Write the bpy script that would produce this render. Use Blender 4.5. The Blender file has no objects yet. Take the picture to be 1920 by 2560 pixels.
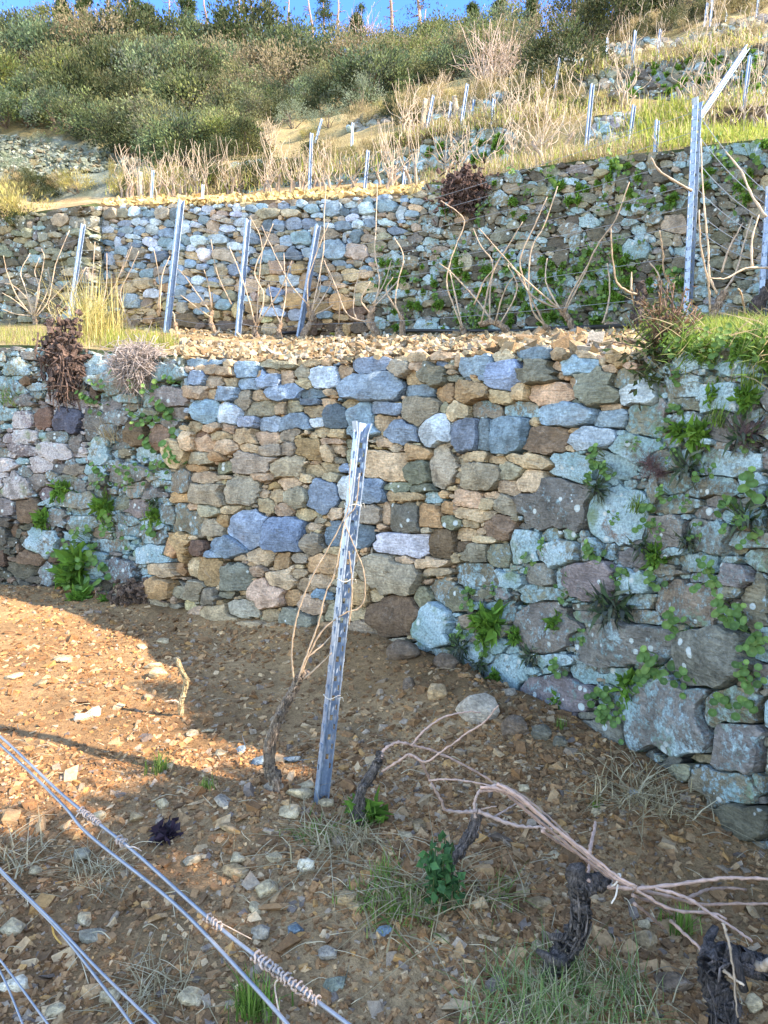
import bpy, bmesh, math, random
import numpy as np
from mathutils import Vector, Matrix
from mathutils.bvhtree import BVHTree

# ---------------------------------------------------------------- camera, sky, sun, exposure
SC = bpy.context.scene
RX, RY = 1920.0, 2560.0
F = 1775.0
PITCH = math.atan(220 / F)            # looking slightly down; horizon at row 1060
EYE = 1.70
cam_d = bpy.data.cameras.new("camera"); cam = bpy.data.objects.new("camera", cam_d)
SC.collection.objects.link(cam)
cam.location = (0, 0, EYE)
cam.rotation_euler = (math.radians(90) - PITCH, 0, 0)
cam_d.sensor_fit = 'VERTICAL'; cam_d.sensor_height = 36.0; cam_d.lens = 36.0 * F / RY
cam_d.clip_start = 0.05; cam_d.clip_end = 2000
SC.camera = cam

SUN_EL = math.radians(37); SX, SY = 0.95, -0.30
SUN_AZ = math.atan2(SX, SY)           # clockwise from +Y
w = bpy.data.worlds.new("World"); SC.world = w; w.use_nodes = True
nt = w.node_tree; nt.nodes.clear()
sky = nt.nodes.new("ShaderNodeTexSky"); sky.sky_type = 'NISHITA'; sky.sun_disc = False
sky.sun_elevation = SUN_EL; sky.sun_rotation = SUN_AZ
sky.air_density = 1.0; sky.dust_density = 0.1; sky.ozone_density = 6.0
bg = nt.nodes.new("ShaderNodeBackground"); bg.inputs[1].default_value = 0.15
wo = nt.nodes.new("ShaderNodeOutputWorld")
tcw = nt.nodes.new("ShaderNodeTexCoord"); sxyz = nt.nodes.new("ShaderNodeSeparateXYZ"); nt.links.new(tcw.outputs['Generated'], sxyz.inputs[0])
mrw = nt.nodes.new("ShaderNodeMapRange"); mrw.interpolation_type = 'SMOOTHSTEP'; nt.links.new(sxyz.outputs[1], mrw.inputs[0])
for i_, v_ in ((1, .35), (2, .85), (3, 0.0), (4, 1.0)): mrw.inputs[i_].default_value = v_
mxw = nt.nodes.new("ShaderNodeMix"); mxw.data_type = 'RGBA'; mxw.blend_type = 'MULTIPLY'; nt.links.new(mrw.outputs[0], mxw.inputs[0]); nt.links.new(sky.outputs[0], mxw.inputs[6]); mxw.inputs[7].default_value = (.16, .40, .82, 1)
nt.links.new(mxw.outputs[2], bg.inputs[0]); nt.links.new(bg.outputs[0], wo.inputs[0])
sd = bpy.data.lights.new("sun", 'SUN'); sd.energy = 2.0; sd.angle = math.radians(0.55); sd.color = (1.0, 0.985, 0.96)
so = bpy.data.objects.new("sun", sd); SC.collection.objects.link(so)
sdir = Vector((SX * math.cos(SUN_EL), SY * math.cos(SUN_EL), math.sin(SUN_EL))).normalized()
so.rotation_euler = (-sdir).to_track_quat('-Z', 'Y').to_euler(); so.location = (6, -2, 12)
SC.view_settings.view_transform = 'Standard'; SC.view_settings.look = 'None'
SC.view_settings.exposure = 2.88; SC.view_settings.use_white_balance = True; SC.view_settings.white_balance_temperature = 9100; SC.view_settings.white_balance_tint = 14; SC.view_settings.gamma = 1.0
SC.cycles.max_bounces = 5; SC.cycles.diffuse_bounces = 3; SC.cycles.transparent_max_bounces = 4
SC.cycles.use_denoising = True

# ---------------------------------------------------------------- helpers
rng = np.random.default_rng(7); random.seed(7)
cP, sP = math.cos(PITCH), math.sin(PITCH)
def ray(u, v):
    u = np.asarray(u, float); v = np.asarray(v, float)
    zc = (1280 - v) / F
    y = cP + zc * sP
    return (u - 960) / F / y, (-sP + zc * cP) / y     # X/Y and Z/Y
def at(u, v, D):
    """point seen at pixel (u, v) at distance D ahead"""
    r, t = ray(u, v); D = np.asarray(D, float)
    return np.stack([r * D, D + 0 * r, EYE + t * D], -1)
def at1(u, v, D): return Vector(at(u, v, D).tolist())
def project(P):
    P = np.asarray(P, float); x, y, z = P[..., 0], P[..., 1], P[..., 2] - EYE
    d = y * cP - z * sP; h = y * sP + z * cP
    return 960 + F * x / d, 1280 - F * h / d
_nr = np.random.default_rng(99)
_ND = _nr.normal(size=(24, 3)); _ND /= np.linalg.norm(_ND, axis=1)[:, None]; _NP = _nr.uniform(0, 6.28, 24); _NF = _nr.uniform(.6, 1.7, 24)
def noise(P, scale=1.0, off=0.0):
    """cheap smooth noise about -1..1"""
    P = np.asarray(P, float)
    if P.shape[-1] == 2: P = np.concatenate([P, np.zeros(P.shape[:-1] + (1,))], -1)
    s = 0
    for d, p, f in zip(_ND[:12], _NP, _NF): s = s + np.sin((P @ d) * scale * f * 3 + p + off * 1.7)
    return s / 4.2
def fbm(P, scale, n=3, off=0.0):
    s = 0; a = 1
    for i in range(n): s = s + a * noise(P, scale * 2.1 ** i, off + 3.3 * i); a *= .5
    return s / 1.75

def mesh_from(name, V, faces, mat, attrs=None, smooth=False, sharp=None):
    me = bpy.data.meshes.new(name)
    V = np.asarray(V, np.float32); me.vertices.add(len(V)); me.vertices.foreach_set("co", V.ravel())
    faces = [np.asarray(f, np.int32) for f in faces if len(f)]
    idx = np.concatenate([f.ravel() for f in faces]); tot = np.concatenate([np.full(len(f), f.shape[1], np.int32) for f in faces])
    me.loops.add(len(idx)); me.loops.foreach_set("vertex_index", idx)
    me.polygons.add(len(tot)); me.polygons.foreach_set("loop_start", (np.cumsum(tot) - tot).astype(np.int32))
    me.update(calc_edges=True)
    for k, a in (attrs or {}).items():
        a = np.asarray(a, np.float32)
        if a.ndim == 2:
            if a.shape[1] == 3: a = np.concatenate([a, np.ones((len(a), 1), np.float32)], 1)
            me.attributes.new(k, 'FLOAT_COLOR', 'POINT').data.foreach_set("color", a.ravel())
        else: me.attributes.new(k, 'FLOAT', 'POINT').data.foreach_set("value", a)
    me.polygons.foreach_set("use_smooth", np.full(len(tot), bool(smooth)))
    me.validate()
    if sharp: me.set_sharp_from_angle(angle=math.radians(sharp))
    if mat is not None: me.materials.append(mat)
    return me
def link(name, me, parent=None, loc=None):
    o = bpy.data.objects.new(name, me); SC.collection.objects.link(o)
    if parent is not None: o.parent = parent
    if loc is not None: o.location = loc
    return o
def tag(o, label=None, cat=None, group=None, kind=None):
    if label: o["label"] = label
    if cat: o["category"] = cat
    if group: o["group"] = group
    if kind: o["kind"] = kind
    return o
def empty(name, loc, label, cat, group=None):
    o = bpy.data.objects.new(name, None); SC.collection.objects.link(o); o.location = loc; o.empty_display_size = .1
    return tag(o, label, cat, group)

class MB:
    """collects pieces into one mesh"""
    def __init__(s): s.V = []; s.F = {}; s.A = {}; s.n = 0
    def add(s, V, faces, **at):
        V = np.asarray(V, float)
        for f in faces:
            f = np.asarray(f, int)
            if len(f): s.F.setdefault(f.shape[1], []).append(f + s.n)
        for k, a in at.items():
            a = np.asarray(a, float)
            if k == 'col' and a.ndim == 1: a = np.tile(a[:3], (len(V), 1))
            elif a.ndim == 0: a = np.full(len(V), float(a))
            s.A.setdefault(k, []).append(a)
        s.V.append(V); s.n += len(V)
    def mesh(s, name, mat, smooth=False, sharp=None):
        return mesh_from(name, np.concatenate(s.V), [np.concatenate(f) for f in s.F.values()], mat, {k: np.concatenate(a) for k, a in s.A.items()}, smooth, sharp)
    def build(s, name, mat, parent=None, smooth=False, sharp=None, origin=None):
        me = s.mesh(name, mat, smooth, sharp)
        o = link(name, me, parent)
        if origin is not None and parent is None:
            me.transform(Matrix.Translation(-Vector(origin))); o.location = origin
        return o

def spline(pts, n):
    P = np.asarray(pts, float)
    if len(P) == 2: return P[0] + (P[1] - P[0]) * np.linspace(0, 1, n)[:, None]
    Q = np.concatenate([[2 * P[0] - P[1]], P, [2 * P[-1] - P[-2]]])
    t = np.linspace(0, len(P) - 1 - 1e-6, n); i = t.astype(int); f = (t - i)[:, None]
    a, b, c, d = Q[i], Q[i + 1], Q[i + 2], Q[i + 3]
    return .5 * ((2 * b) + (-a + c) * f + (2 * a - 5 * b + 4 * c - d) * f ** 2 + (-a + 3 * b - 3 * c + d) * f ** 3)
def tube(mb, pts, r0, r1=None, sides=6, per=6, rough=0.0, knots=0.0, wob=0.0, col=(.5, .5, .5), raw=False, coljit=.1):
    P = np.asarray(pts, float)
    n = len(P) if raw else max(2, per * (len(P) - 1) + 1)
    C = P if raw else spline(P, n)
    n = len(C); r1 = r0 if r1 is None else r1
    s = np.linspace(0, 1, n); R = r0 + (r1 - r0) * s
    if wob: C = C + rng.normal(size=C.shape) * wob * np.minimum(1, 6 * s)[:, None]
    T = np.gradient(C, axis=0); T /= np.linalg.norm(T, axis=1)[:, None] + 1e-9
    ref = np.array([.31, .27, .91]); ref = np.array([1., .1, .05]) if abs(T[n // 2] @ ref) > .92 else ref
    X = np.cross(T, ref); X /= np.linalg.norm(X, axis=1)[:, None] + 1e-9
    Y = np.cross(T, X)
    a = np.linspace(0, 2 * np.pi, sides, endpoint=False)
    rr = R[:, None] * np.ones((1, sides))
    if rough:
        ph = rng.uniform(0, 6.28, 4)
        rr = rr * (1 + rough * (.55 * np.sin(3 * a[None] + 5 * s[:, None] + ph[0]) + .5 * np.sin(5 * a[None] - 7 * s[:, None] + ph[1]) + .5 * np.sin(23 * s[:, None] + ph[2]) * np.sin(2 * a[None] + ph[3]) + .35 * rng.normal(size=rr.shape)))
    if knots: rr[::max(3, per // 2)] *= 1 + knots
    V = C[:, None] + rr[:, :, None] * (np.cos(a)[None, :, None] * X[:, None] + np.sin(a)[None, :, None] * Y[:, None])
    V = V.reshape(-1, 3)
    i = np.arange(n - 1)[:, None] * sides; j = np.arange(sides)[None]; k = (j + 1) % sides
    Q = np.stack([i + j, i + k, i + sides + k, i + sides + j], -1).reshape(-1, 4)
    V = np.concatenate([V, C[:1], C[-1:]]); m = n * sides
    j = np.arange(sides); k = (j + 1) % sides
    Tt = np.concatenate([np.stack([k, j, np.full(sides, m)], -1), np.stack([(n - 1) * sides + j, (n - 1) * sides + k, np.full(sides, m + 1)], -1)])
    c = np.asarray(col, float) * (1 + coljit * rng.normal(size=(len(V), 1)))
    mb.add(V, [Q, Tt], col=np.clip(c, 0, 1))
def box(mb, c, sx, sy, sz, R=None, col=(.5, .5, .5)):
    V = np.array([[x, y, z] for x in (-1, 1) for y in (-1, 1) for z in (-1, 1)], float) * .5 * np.array([sx, sy, sz])
    if R is not None: V = V @ np.asarray(R, float).T
    mb.add(V + np.asarray(c, float), [np.array([[0, 1, 3, 2], [4, 6, 7, 5], [0, 4, 5, 1], [2, 3, 7, 6], [0, 2, 6, 4], [1, 5, 7, 3]])], col=np.asarray(col))

# ---------------------------------------------------------------- materials
def mat(name, build):
    m = bpy.data.materials.new(name); m.use_nodes = True; t = m.node_tree; t.nodes.clear()
    N = lambda ty, **k: _node(t, ty, k)
    L = lambda a, b: t.links.new(a, b)
    out = N('ShaderNodeOutputMaterial'); bs = N('ShaderNodeBsdfPrincipled'); L(bs.outputs[0], out.inputs[0])
    build(N, L, bs, out); return m
def _node(t, ty, k):
    n = t.nodes.new(ty)
    for a, b in k.items():
        if a.startswith('i_'): n.inputs[a[2:].replace('_', ' ')].default_value = b
        else: setattr(n, a, b)
    return n
def vmul(N, L, a, b):
    n = N('ShaderNodeVectorMath', operation='MULTIPLY'); L(a, n.inputs[0])
    if hasattr(b, 'links'): L(b, n.inputs[1])
    else: n.inputs[1].default_value = (b,) * 3
    return n.outputs[0]
def math_(N, L, op, a, b=None, c=None, clamp=False):
    n = N('ShaderNodeMath', operation=op, use_clamp=clamp)
    for i, x in enumerate((a, b, c)):
        if x is None: continue
        if hasattr(x, 'links'): L(x, n.inputs[i])
        else: n.inputs[i].default_value = x
    return n.outputs[0]
def mixc(N, L, f, a, b, mode='MIX'):
    n = N('ShaderNodeMix', data_type='RGBA', blend_type=mode)
    for i, x in ((0, f), (6, a), (7, b)):
        if hasattr(x, 'links'): L(x, n.inputs[i])
        else: n.inputs[i].default_value = x if i == 0 else tuple(x) + (1,) * (4 - len(x))
    return n.outputs[2]
def noi(N, L, co, scale, detail=4, rough=.6, dist=0.0):
    n = N('ShaderNodeTexNoise', i_Scale=scale, i_Detail=detail, i_Roughness=rough, i_Distortion=dist); L(co, n.inputs['Vector']); return n.outputs['Fac']
def ramp(N, L, x, lo, hi, a=0.0, b=1.0):
    n = N('ShaderNodeMapRange'); n.inputs[1].default_value = lo; n.inputs[2].default_value = hi; n.inputs[3].default_value = a; n.inputs[4].default_value = b
    L(x, n.inputs[0]); return n.outputs[0]
def bump(N, L, bs, h, dist, strength=1.0):
    n = N('ShaderNodeBump'); n.inputs['Strength'].default_value = strength; n.inputs['Distance'].default_value = dist
    L(h, n.inputs['Height']); L(n.outputs[0], bs.inputs['Normal'])
def attr(N, name): return N('ShaderNodeAttribute', attribute_name=name)

def b_stone(N, L, bs, out):
    co = N('ShaderNodeTexCoord').outputs['Object']; a = attr(N, 'col'); li = attr(N, 'lich'); tn = attr(N, 'tone')
    n1 = noi(N, L, co, 9, 5, .65); n2 = noi(N, L, co, 55, 4, .7)
    st = N('ShaderNodeMapping'); st.inputs['Scale'].default_value = (14, 14, 60); st.inputs['Rotation'].default_value = (.25, .35, 0); L(co, st.inputs[0])
    n3 = noi(N, L, st.outputs[0], 1.3, 4, .6, .6)
    k = math_(N, L, 'MULTIPLY', ramp(N, L, n1, .3, .7, .58, 1.38), ramp(N, L, n3, .35, .65, .78, 1.18))
    k = math_(N, L, 'MULTIPLY', k, ramp(N, L, n2, .3, .7, .62, 1.34))
    c = vmul(N, L, a.outputs['Color'], 1.0); cc = N('ShaderNodeVectorMath', operation='SCALE'); L(c, cc.inputs[0]); L(k, cc.inputs['Scale']); c = cc.outputs[0]
    # rusty stains and pale veins that belong to the stone
    rust = ramp(N, L, noi(N, L, co, 5.5, 4, .6), .58, .75, 0, .45)
    c = mixc(N, L, rust, c, mixc(N, L, .5, c, (.30, .17, .07)))
    vein = math_(N, L, 'ABSOLUTE', math_(N, L, 'SUBTRACT', noi(N, L, co, 4.5, 3, .55, 1.2), .5))
    c = mixc(N, L, ramp(N, L, vein, 0.0, .006, .22, 0), c, mixc(N, L, .6, c, (.6, .6, .58)))
    # lichen
    la = noi(N, L, co, 7, 4, .6, .5); lb = noi(N, L, co, 34, 5, .75)
    lm = math_(N, L, 'ADD', math_(N, L, 'MULTIPLY', la, .50), math_(N, L, 'MULTIPLY', lb, .62))
    th = math_(N, L, 'SUBTRACT', .89, math_(N, L, 'MULTIPLY', li.outputs['Fac'], .43))
    lm = math_(N, L, 'MULTIPLY', math_(N, L, 'SUBTRACT', lm, th), 11.0, clamp=True)
    green = mixc(N, L, ramp(N, L, noi(N, L, co, 3.2, 2), .4, .6), (.27, .43, .45), (.45, .62, .67))
    lcol = mixc(N, L, tn.outputs['Fac'], green, (.60, .56, .54))
    lcol = mixc(N, L, ramp(N, L, noi(N, L, co, 70, 4, .75), .36, .62), vmul(N, L, lcol, .5), lcol)
    lcol = mixc(N, L, ramp(N, L, noi(N, L, co, 4.3, 4, .65), .56, .68, 0, .75), lcol, (.15, .21, .085))
    # round crustose spots
    vo = N('ShaderNodeTexVoronoi', feature='F1', i_Scale=17.0, i_Randomness=1.0); L(co, vo.inputs['Vector'])
    sep = N('ShaderNodeSeparateColor'); L(vo.outputs['Color'], sep.inputs[0])
    rad = math_(N, L, 'MULTIPLY', math_(N, L, 'SUBTRACT', sep.outputs[0], .60), .95)
    dd = math_(N, L, 'ADD', vo.outputs['Distance'], math_(N, L, 'MULTIPLY', math_(N, L, 'SUBTRACT', lb, .5), .22))
    sp = math_(N, L, 'MULTIPLY', math_(N, L, 'SUBTRACT', rad, dd), 22.0, clamp=True)
    sp = math_(N, L, 'MULTIPLY', sp, math_(N, L, 'MULTIPLY', math_(N, L, 'SUBTRACT', li.outputs['Fac'], .08), 6.0, clamp=True))
    scol = mixc(N, L, ramp(N, L, dd, .0, .3), (.62, .64, .60), (.42, .5, .5))
    c = mixc(N, L, lm, c, lcol); c = mixc(N, L, sp, c, scol)
    L(c, bs.inputs['Base Color']); bs.inputs['Roughness'].default_value = .88; bs.inputs['Specular IOR Level'].default_value = .25
    h = math_(N, L, 'ADD', math_(N, L, 'MULTIPLY', n1, .7), math_(N, L, 'MULTIPLY', n2, .35)); h = math_(N, L, 'ADD', h, math_(N, L, 'MULTIPLY', n3, .55))
    h = math_(N, L, 'ADD', h, math_(N, L, 'MULTIPLY', lm, .12))
    bump(N, L, bs, h, .034, 1.0)
M_STONE = mat('field_stone', b_stone)

def b_soil(N, L, bs, out):
    co = N('ShaderNodeTexCoord').outputs['Object']; a = attr(N, 'col')
    n1 = noi(N, L, co, 2.3, 5, .6); n2 = noi(N, L, co, 26, 5, .7); n3 = noi(N, L, co, 120, 3, .7)
    k = math_(N, L, 'MULTIPLY', ramp(N, L, n1, .3, .7, .7, 1.3), ramp(N, L, n2, .25, .75, .55, 1.4))
    k = math_(N, L, 'MULTIPLY', k, ramp(N, L, n3, .25, .75, .65, 1.35))
    cc = N('ShaderNodeVectorMath', operation='SCALE'); L(a.outputs['Color'], cc.inputs[0]); L(k, cc.inputs['Scale'])
    L(cc.outputs[0], bs.inputs['Base Color']); bs.inputs['Roughness'].default_value = .95; bs.inputs['Specular IOR Level'].default_value = .1
    h = math_(N, L, 'ADD', math_(N, L, 'MULTIPLY', n2, .8), math_(N, L, 'MULTIPLY', n3, .4)); bump(N, L, bs, h, .03, 1.0)
M_SOIL = mat('crumbly_soil', b_soil)
def b_gravel(N, L, bs, out):
    co = N('ShaderNodeTexCoord').outputs['Object']; a = attr(N, 'col')
    n2 = noi(N, L, co, 60, 4, .7); n1 = noi(N, L, co, 18, 3, .6)
    k = math_(N, L, 'MULTIPLY', ramp(N, L, n2, .25, .75, .7, 1.3), ramp(N, L, n1, .3, .7, .8, 1.2))
    cc = N('ShaderNodeVectorMath', operation='SCALE'); L(a.outputs['Color'], cc.inputs[0]); L(k, cc.inputs['Scale'])
    L(cc.outputs[0], bs.inputs['Base Color']); bs.inputs['Roughness'].default_value = .9; bs.inputs['Specular IOR Level'].default_value = .2
    bump(N, L, bs, n2, .012, .8)
M_GRAVEL = mat('schist_chips', b_gravel)
def b_leaf(N, L, bs, out):
    a = attr(N, 'col'); L(a.outputs['Color'], bs.inputs['Base Color']); bs.inputs['Roughness'].default_value = .6; bs.inputs['Specular IOR Level'].default_value = .25
    tr = N('ShaderNodeBsdfTranslucent'); L(vmul(N, L, a.outputs['Color'], 1.3), tr.inputs[0]); mx = N('ShaderNodeMixShader'); mx.inputs[0].default_value = .35
    L(bs.outputs[0], mx.inputs[1]); L(tr.outputs[0], mx.inputs[2]); L(mx.outputs[0], out.inputs[0])
M_LEAF = mat('foliage', b_leaf)
def b_bark(N, L, bs, out):
    co = N('ShaderNodeTexCoord').outputs['Object']; a = attr(N, 'col')
    st = N('ShaderNodeMapping'); st.inputs['Scale'].default_value = (150, 150, 18); L(co, st.inputs[0])
    n = noi(N, L, st.outputs[0], 1.0, 4, .7, .4); n2 = noi(N, L, co, 22, 3, .6)
    k = math_(N, L, 'MULTIPLY', ramp(N, L, n, .35, .65, .25, 1.9), ramp(N, L, n2, .3, .7, .6, 1.4))
    cc = N('ShaderNodeVectorMath', operation='SCALE'); L(a.outputs['Color'], cc.inputs[0]); L(k, cc.inputs['Scale'])
    L(cc.outputs[0], bs.inputs['Base Color']); bs.inputs['Roughness'].default_value = .9; bump(N, L, bs, n, .03, 1.0)
M_BARK = mat('vine_bark', b_bark)
def b_cane(N, L, bs, out):
    co = N('ShaderNodeTexCoord').outputs['Object']; a = attr(N, 'col'); n = noi(N, L, co, 40, 3, .6)
    cc = N('ShaderNodeVectorMath', operation='SCALE'); L(a.outputs['Color'], cc.inputs[0]); L(ramp(N, L, n, .3, .7, .7, 1.25), cc.inputs['Scale'])
    L(cc.outputs[0], bs.inputs['Base Color']); bs.inputs['Roughness'].default_value = .6
M_CANE = mat('vine_cane', b_cane)
def b_zinc(N, L, bs, out):
    co = N('ShaderNodeTexCoord').outputs['Object']
    n = noi(N, L, co, 60, 3, .6); st = N('ShaderNodeMapping'); st.inputs['Scale'].default_value = (60, 60, 4); L(co, st.inputs[0]); n2 = noi(N, L, st.outputs[0], 1, 3, .6)
    L(mixc(N, L, ramp(N, L, math_(N, L, 'ADD', n, n2), .7, 1.3), (.17, .24, .34), (.34, .42, .52)), bs.inputs['Base Color'])
    bs.inputs['Metallic'].default_value = .55; L(ramp(N, L, n, .3, .7, .35, .55), bs.inputs['Roughness'])
M_ZINC = mat('galvanised_steel', b_zinc)
def b_wire(N, L, bs, out):
    co = N('ShaderNodeTexCoord').outputs['Object']; n = noi(N, L, co, 90, 2)
    L(mixc(N, L, n, (.15, .18, .22), (.30, .33, .37)), bs.inputs['Base Color']); bs.inputs['Metallic'].default_value = .4; bs.inputs['Roughness'].default_value = .5
M_WIRE = mat('wire_metal', b_wire)
def b_hose(N, L, bs, out):
    bs.inputs['Base Color'].default_value = (.012, .012, .014, 1); bs.inputs['Roughness'].default_value = .42
M_HOSE = mat('black_hose_rubber', b_hose)
# ---------------------------------------------------------------- terrain
def interp(x, xs, ys): return np.interp(x, xs, ys)
class BaseWall:
    """a wall face that starts at a foot line and leans back by a constant batter"""
    def __init__(s, foot, batter):
        a = np.array(foot, float); r, t = ray(a[:, 0], a[:, 1]); o = np.argsort(r)
        s.r, s.D, s.t = r[o], a[o, 2], t[o]; s.b = batter; s.z = EYE + s.t * s.D; s.u = a[o, 0]; s.v = a[o, 1]
    def depth(s, u, v):
        r, t = ray(u, v); D = interp(r, s.r, s.D); z = interp(r, s.r, s.z)
        return (D + s.b * (EYE - z)) / (1 - s.b * t)
    def pt(s, u, v, off=0.0): return at(u, v, s.depth(u, v) + off)
    def vfoot(s, u): return interp(u, s.u, s.v)
UU = [-400, 0, 300, 600, 900, 1100, 1300, 1500, 1720, 1920, 2400, 2800]
class Row:
    def __init__(s, v, D, u=UU):
        u = np.asarray(u, float); v = np.asarray(list(v) + [v[-1]] * (len(u) - len(v)), float); D = np.asarray(list(D) + [D[-1]] * (len(u) - len(D)), float)
        r, t = ray(u, v); s.r, s.t, s.D, s.u, s.v = r, t, D, u, v
    def at_r(s, r):
        D = interp(r, s.r, s.D); t = interp(r, s.r, s.t); return np.stack([r * D, D, EYE + t * D], -1)
class RowWall:
    def __init__(s, a, b, off=-.1): s.a, s.b, s.off = a, b, off
    def pt(s, u, v, off=0.0):
        r, t = ray(u, v); D0 = interp(r, s.a.r, s.a.D); D1 = interp(r, s.b.r, s.b.D); t0 = interp(r, s.a.r, s.a.t); t1 = interp(r, s.b.r, s.b.t)
        q = np.clip((t - t0) / np.maximum(t1 - t0, 1e-4), -.3, 1.2)
        return at(u, v, D0 + (D1 - D0) * q + s.off + off)

def fD(v): return EYE / -ray(960, v)[1]      # distance of flat ground seen at row v
FOOT = [(-400, 1455), (0, 1470), (300, 1500), (600, 1575), (950, 1640), (1100, 1690), (1250, 1745), (1450, 1850), (1640, 1950), (1780, 2050), (1920, 2140)]
W1 = BaseWall([(u, v, fD(v)) for u, v in FOOT] + [(2300, 2390, 2.25), (2800, 2640, 1.85)], .15)
TOP1 = np.array([(-400, 870), (0, 868), (150, 872), (300, 885), (470, 895), (600, 902), (720, 905), (860, 895), (1000, 890), (1150, 880), (1280, 872), (1400, 868), (1500, 885), (1600, 890), (1660, 862), (1750, 858), (1920, 862), (2800, 880)], float)
W2 = BaseWall([(-400, 810, 14.0), (0, 806, 12.4), (235, 812, 11.3), (264, 814, 11.75), (600, 828, 10.2), (900, 836, 9.1), (1100, 836, 8.45), (1300, 832, 7.85), (1500, 822, 7.2), (1720, 800, 6.5), (1920, 795, 5.95), (2400, 790, 4.9), (2800, 790, 4.2)], .13)
TOP2 = np.array([(-400, 560), (0, 545), (60, 538), (240, 512), (264, 518), (600, 508), (900, 492), (1050, 485), (1062, 462), (1200, 448), (1300, 428), (1450, 405), (1600, 388), (1700, 375), (1920, 350), (2800, 330)], float)
def wall_row(wall, line, off=0.0, dv=0.0):
    u = np.linspace(-400, 2800, 120); v = interp(u, line[:, 0], line[:, 1]) + dv
    return Row(v, wall.depth(u, v) + off, u)
R_T1 = wall_row(W1, TOP1, .10, 6); R_B2 = Row(interp(np.linspace(-400, 2800, 120), W2.u, W2.v), interp(np.linspace(-400, 2800, 120), W2.u, W2.D) + .12, np.linspace(-400, 2800, 120))
R_T2 = wall_row(W2, TOP2, .12, 3)
R3b = Row([510, 500, 497, 482, 460, 452, 402, 375, 342, 335, 335], [17, 16.2, 15.4, 14, 12.2, 11.2, 10.2, 9.5, 8.6, 8, 7])
R3t = Row([480, 480, 455, 405, 380, 328, 318, 290, 272, 268, 266], [17.6, 16.8, 16, 14.8, 13, 11.6, 10.6, 9.9, 9.1, 8.5, 7.4])
R4b = Row([470, 465, 440, 370, 330, 300, 270, 258, 252, 250, 250], [21, 20, 19.5, 18, 16, 14.5, 13.3, 12.3, 11.2, 10.2, 9])
R4t = Row([455, 450, 425, 350, 298, 262, 222, 180, 140, 110, 90], [22, 21, 20.5, 19, 17, 15.6, 14.3, 13.1, 12, 11, 9.8])
R5b = Row([450, 440, 405, 345, 300, 260, 205, 150, 112, 95, 80], [24, 23, 22.5, 21.5, 20, 18.8, 17.8, 16.8, 15.5, 14, 12.5])
R5t = Row([445, 430, 390, 335, 285, 240, 185, 120, 70, 35, 10], [25, 24, 23.5, 22.5, 21, 19.8, 18.8, 17.8, 16.5, 15, 13.4])
R6 = Row([430, 400, 360, 310, 245, 205, 150, 85, 15, -40, -100], [28, 27, 26, 25.5, 25, 24.5, 24, 22.5, 20.5, 19, 17])
R7 = Row([300, 280, 255, 225, 185, 165, 130, 60, -30, -120, -250], [33, 33, 33, 34, 34, 34, 33, 30, 26, 24, 22])
R8 = Row([100, 90, 105, 138, 140, 128, 116, 84, -70, -200, -350], [46, 46, 47, 48, 48, 46, 44, 40, 34, 30, 27])
R9 = Row([160, 150, 160, 190, 190, 180, 166, 134, 0, -100, -250], [80] * 11)

def pip(u, v, poly):
    u = np.asarray(u, float); v = np.asarray(v, float); ins = np.zeros(np.broadcast(u, v).shape, bool); n = len(poly)
    for i in range(n):
        (x0, y0), (x1, y1) = poly[i], poly[(i + 1) % n]
        if y0 == y1: continue
        c = ((y0 > v) != (y1 > v)) & (u < (x1 - x0) * (v - y0) / (y1 - y0) + x0); ins ^= c
    return ins
def lerp3(a, b, f): return np.asarray(a) * (1 - f[..., None]) + np.asarray(b) * f[..., None]

# lower terrace ground
WX, WY = W1.r * W1.D, W1.D                       # wall foot in plan
def wall_dist(x, y):
    """distance in front of the wall foot line, roughly"""
    best = np.full(np.shape(x), 99.)
    for i in range(len(WX) - 1):
        ax, ay, bx, by = WX[i], WY[i], WX[i + 1], WY[i + 1]; dx, dy = bx - ax, by - ay
        q = np.clip(((x - ax) * dx + (y - ay) * dy) / (dx * dx + dy * dy), 0, 1)
        best = np.minimum(best, np.hypot(x - ax - q * dx, y - ay - q * dy))
    return best
def gz(x, y):
    x = np.asarray(x, float); y = np.asarray(y, float); P = np.stack([x, y], -1)
    d = wall_dist(x, y)
    z = .05 * fbm(P, .55, 3) + .018 * fbm(P, 3.1, 2, 5)
    z = z - .03 * np.clip(x - .6, 0, 2) + .05 * np.exp(-(d / .25) ** 2) * (x < .6)
    z = z + .13 * np.exp(-(((x - .62) * .6 - (y - 4.05) * -.8) / .9) ** 2 - (((x - .62) * .8 + (y - 4.05) * .6) / .42) ** 2) * (d < 3)
    z = z + .07 * np.exp(-((x + .52) ** 2 + (y - 2.95) ** 2) / .06)          # heap at the post foot
    z = z + .05 * np.exp(-((x - .05) ** 2 + (y - 2.35) ** 2) / .12)
    return z
gx = np.concatenate([[-60, -25, -12], np.arange(-8, 5, .055), [7, 12, 25, 60]]); gy = np.concatenate([[-60, -25, -10, -4], np.arange(-1.2, 9.2, .055), [11, 14]])
GX, GY = np.meshgrid(gx, gy); GZ = gz(GX, GY)
V = np.stack([GX, GY, GZ], -1); nx, ny = len(gx), len(gy)
def grid_faces(nr, nc, flip=False):
    i = np.arange(nr - 1)[:, None] * nc; j = np.arange(nc - 1)[None]
    q = np.stack([i + j, i + j + 1, i + nc + j + 1, i + nc + j], -1).reshape(-1, 4)
    return q[:, ::-1] if flip else q
f = np.clip(.5 + .9 * fbm(np.stack([GX, GY], -1), .6, 3, 8), 0, 1)
gcol = lerp3((.235, .130, .062), (.39, .24, .125), f)
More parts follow.
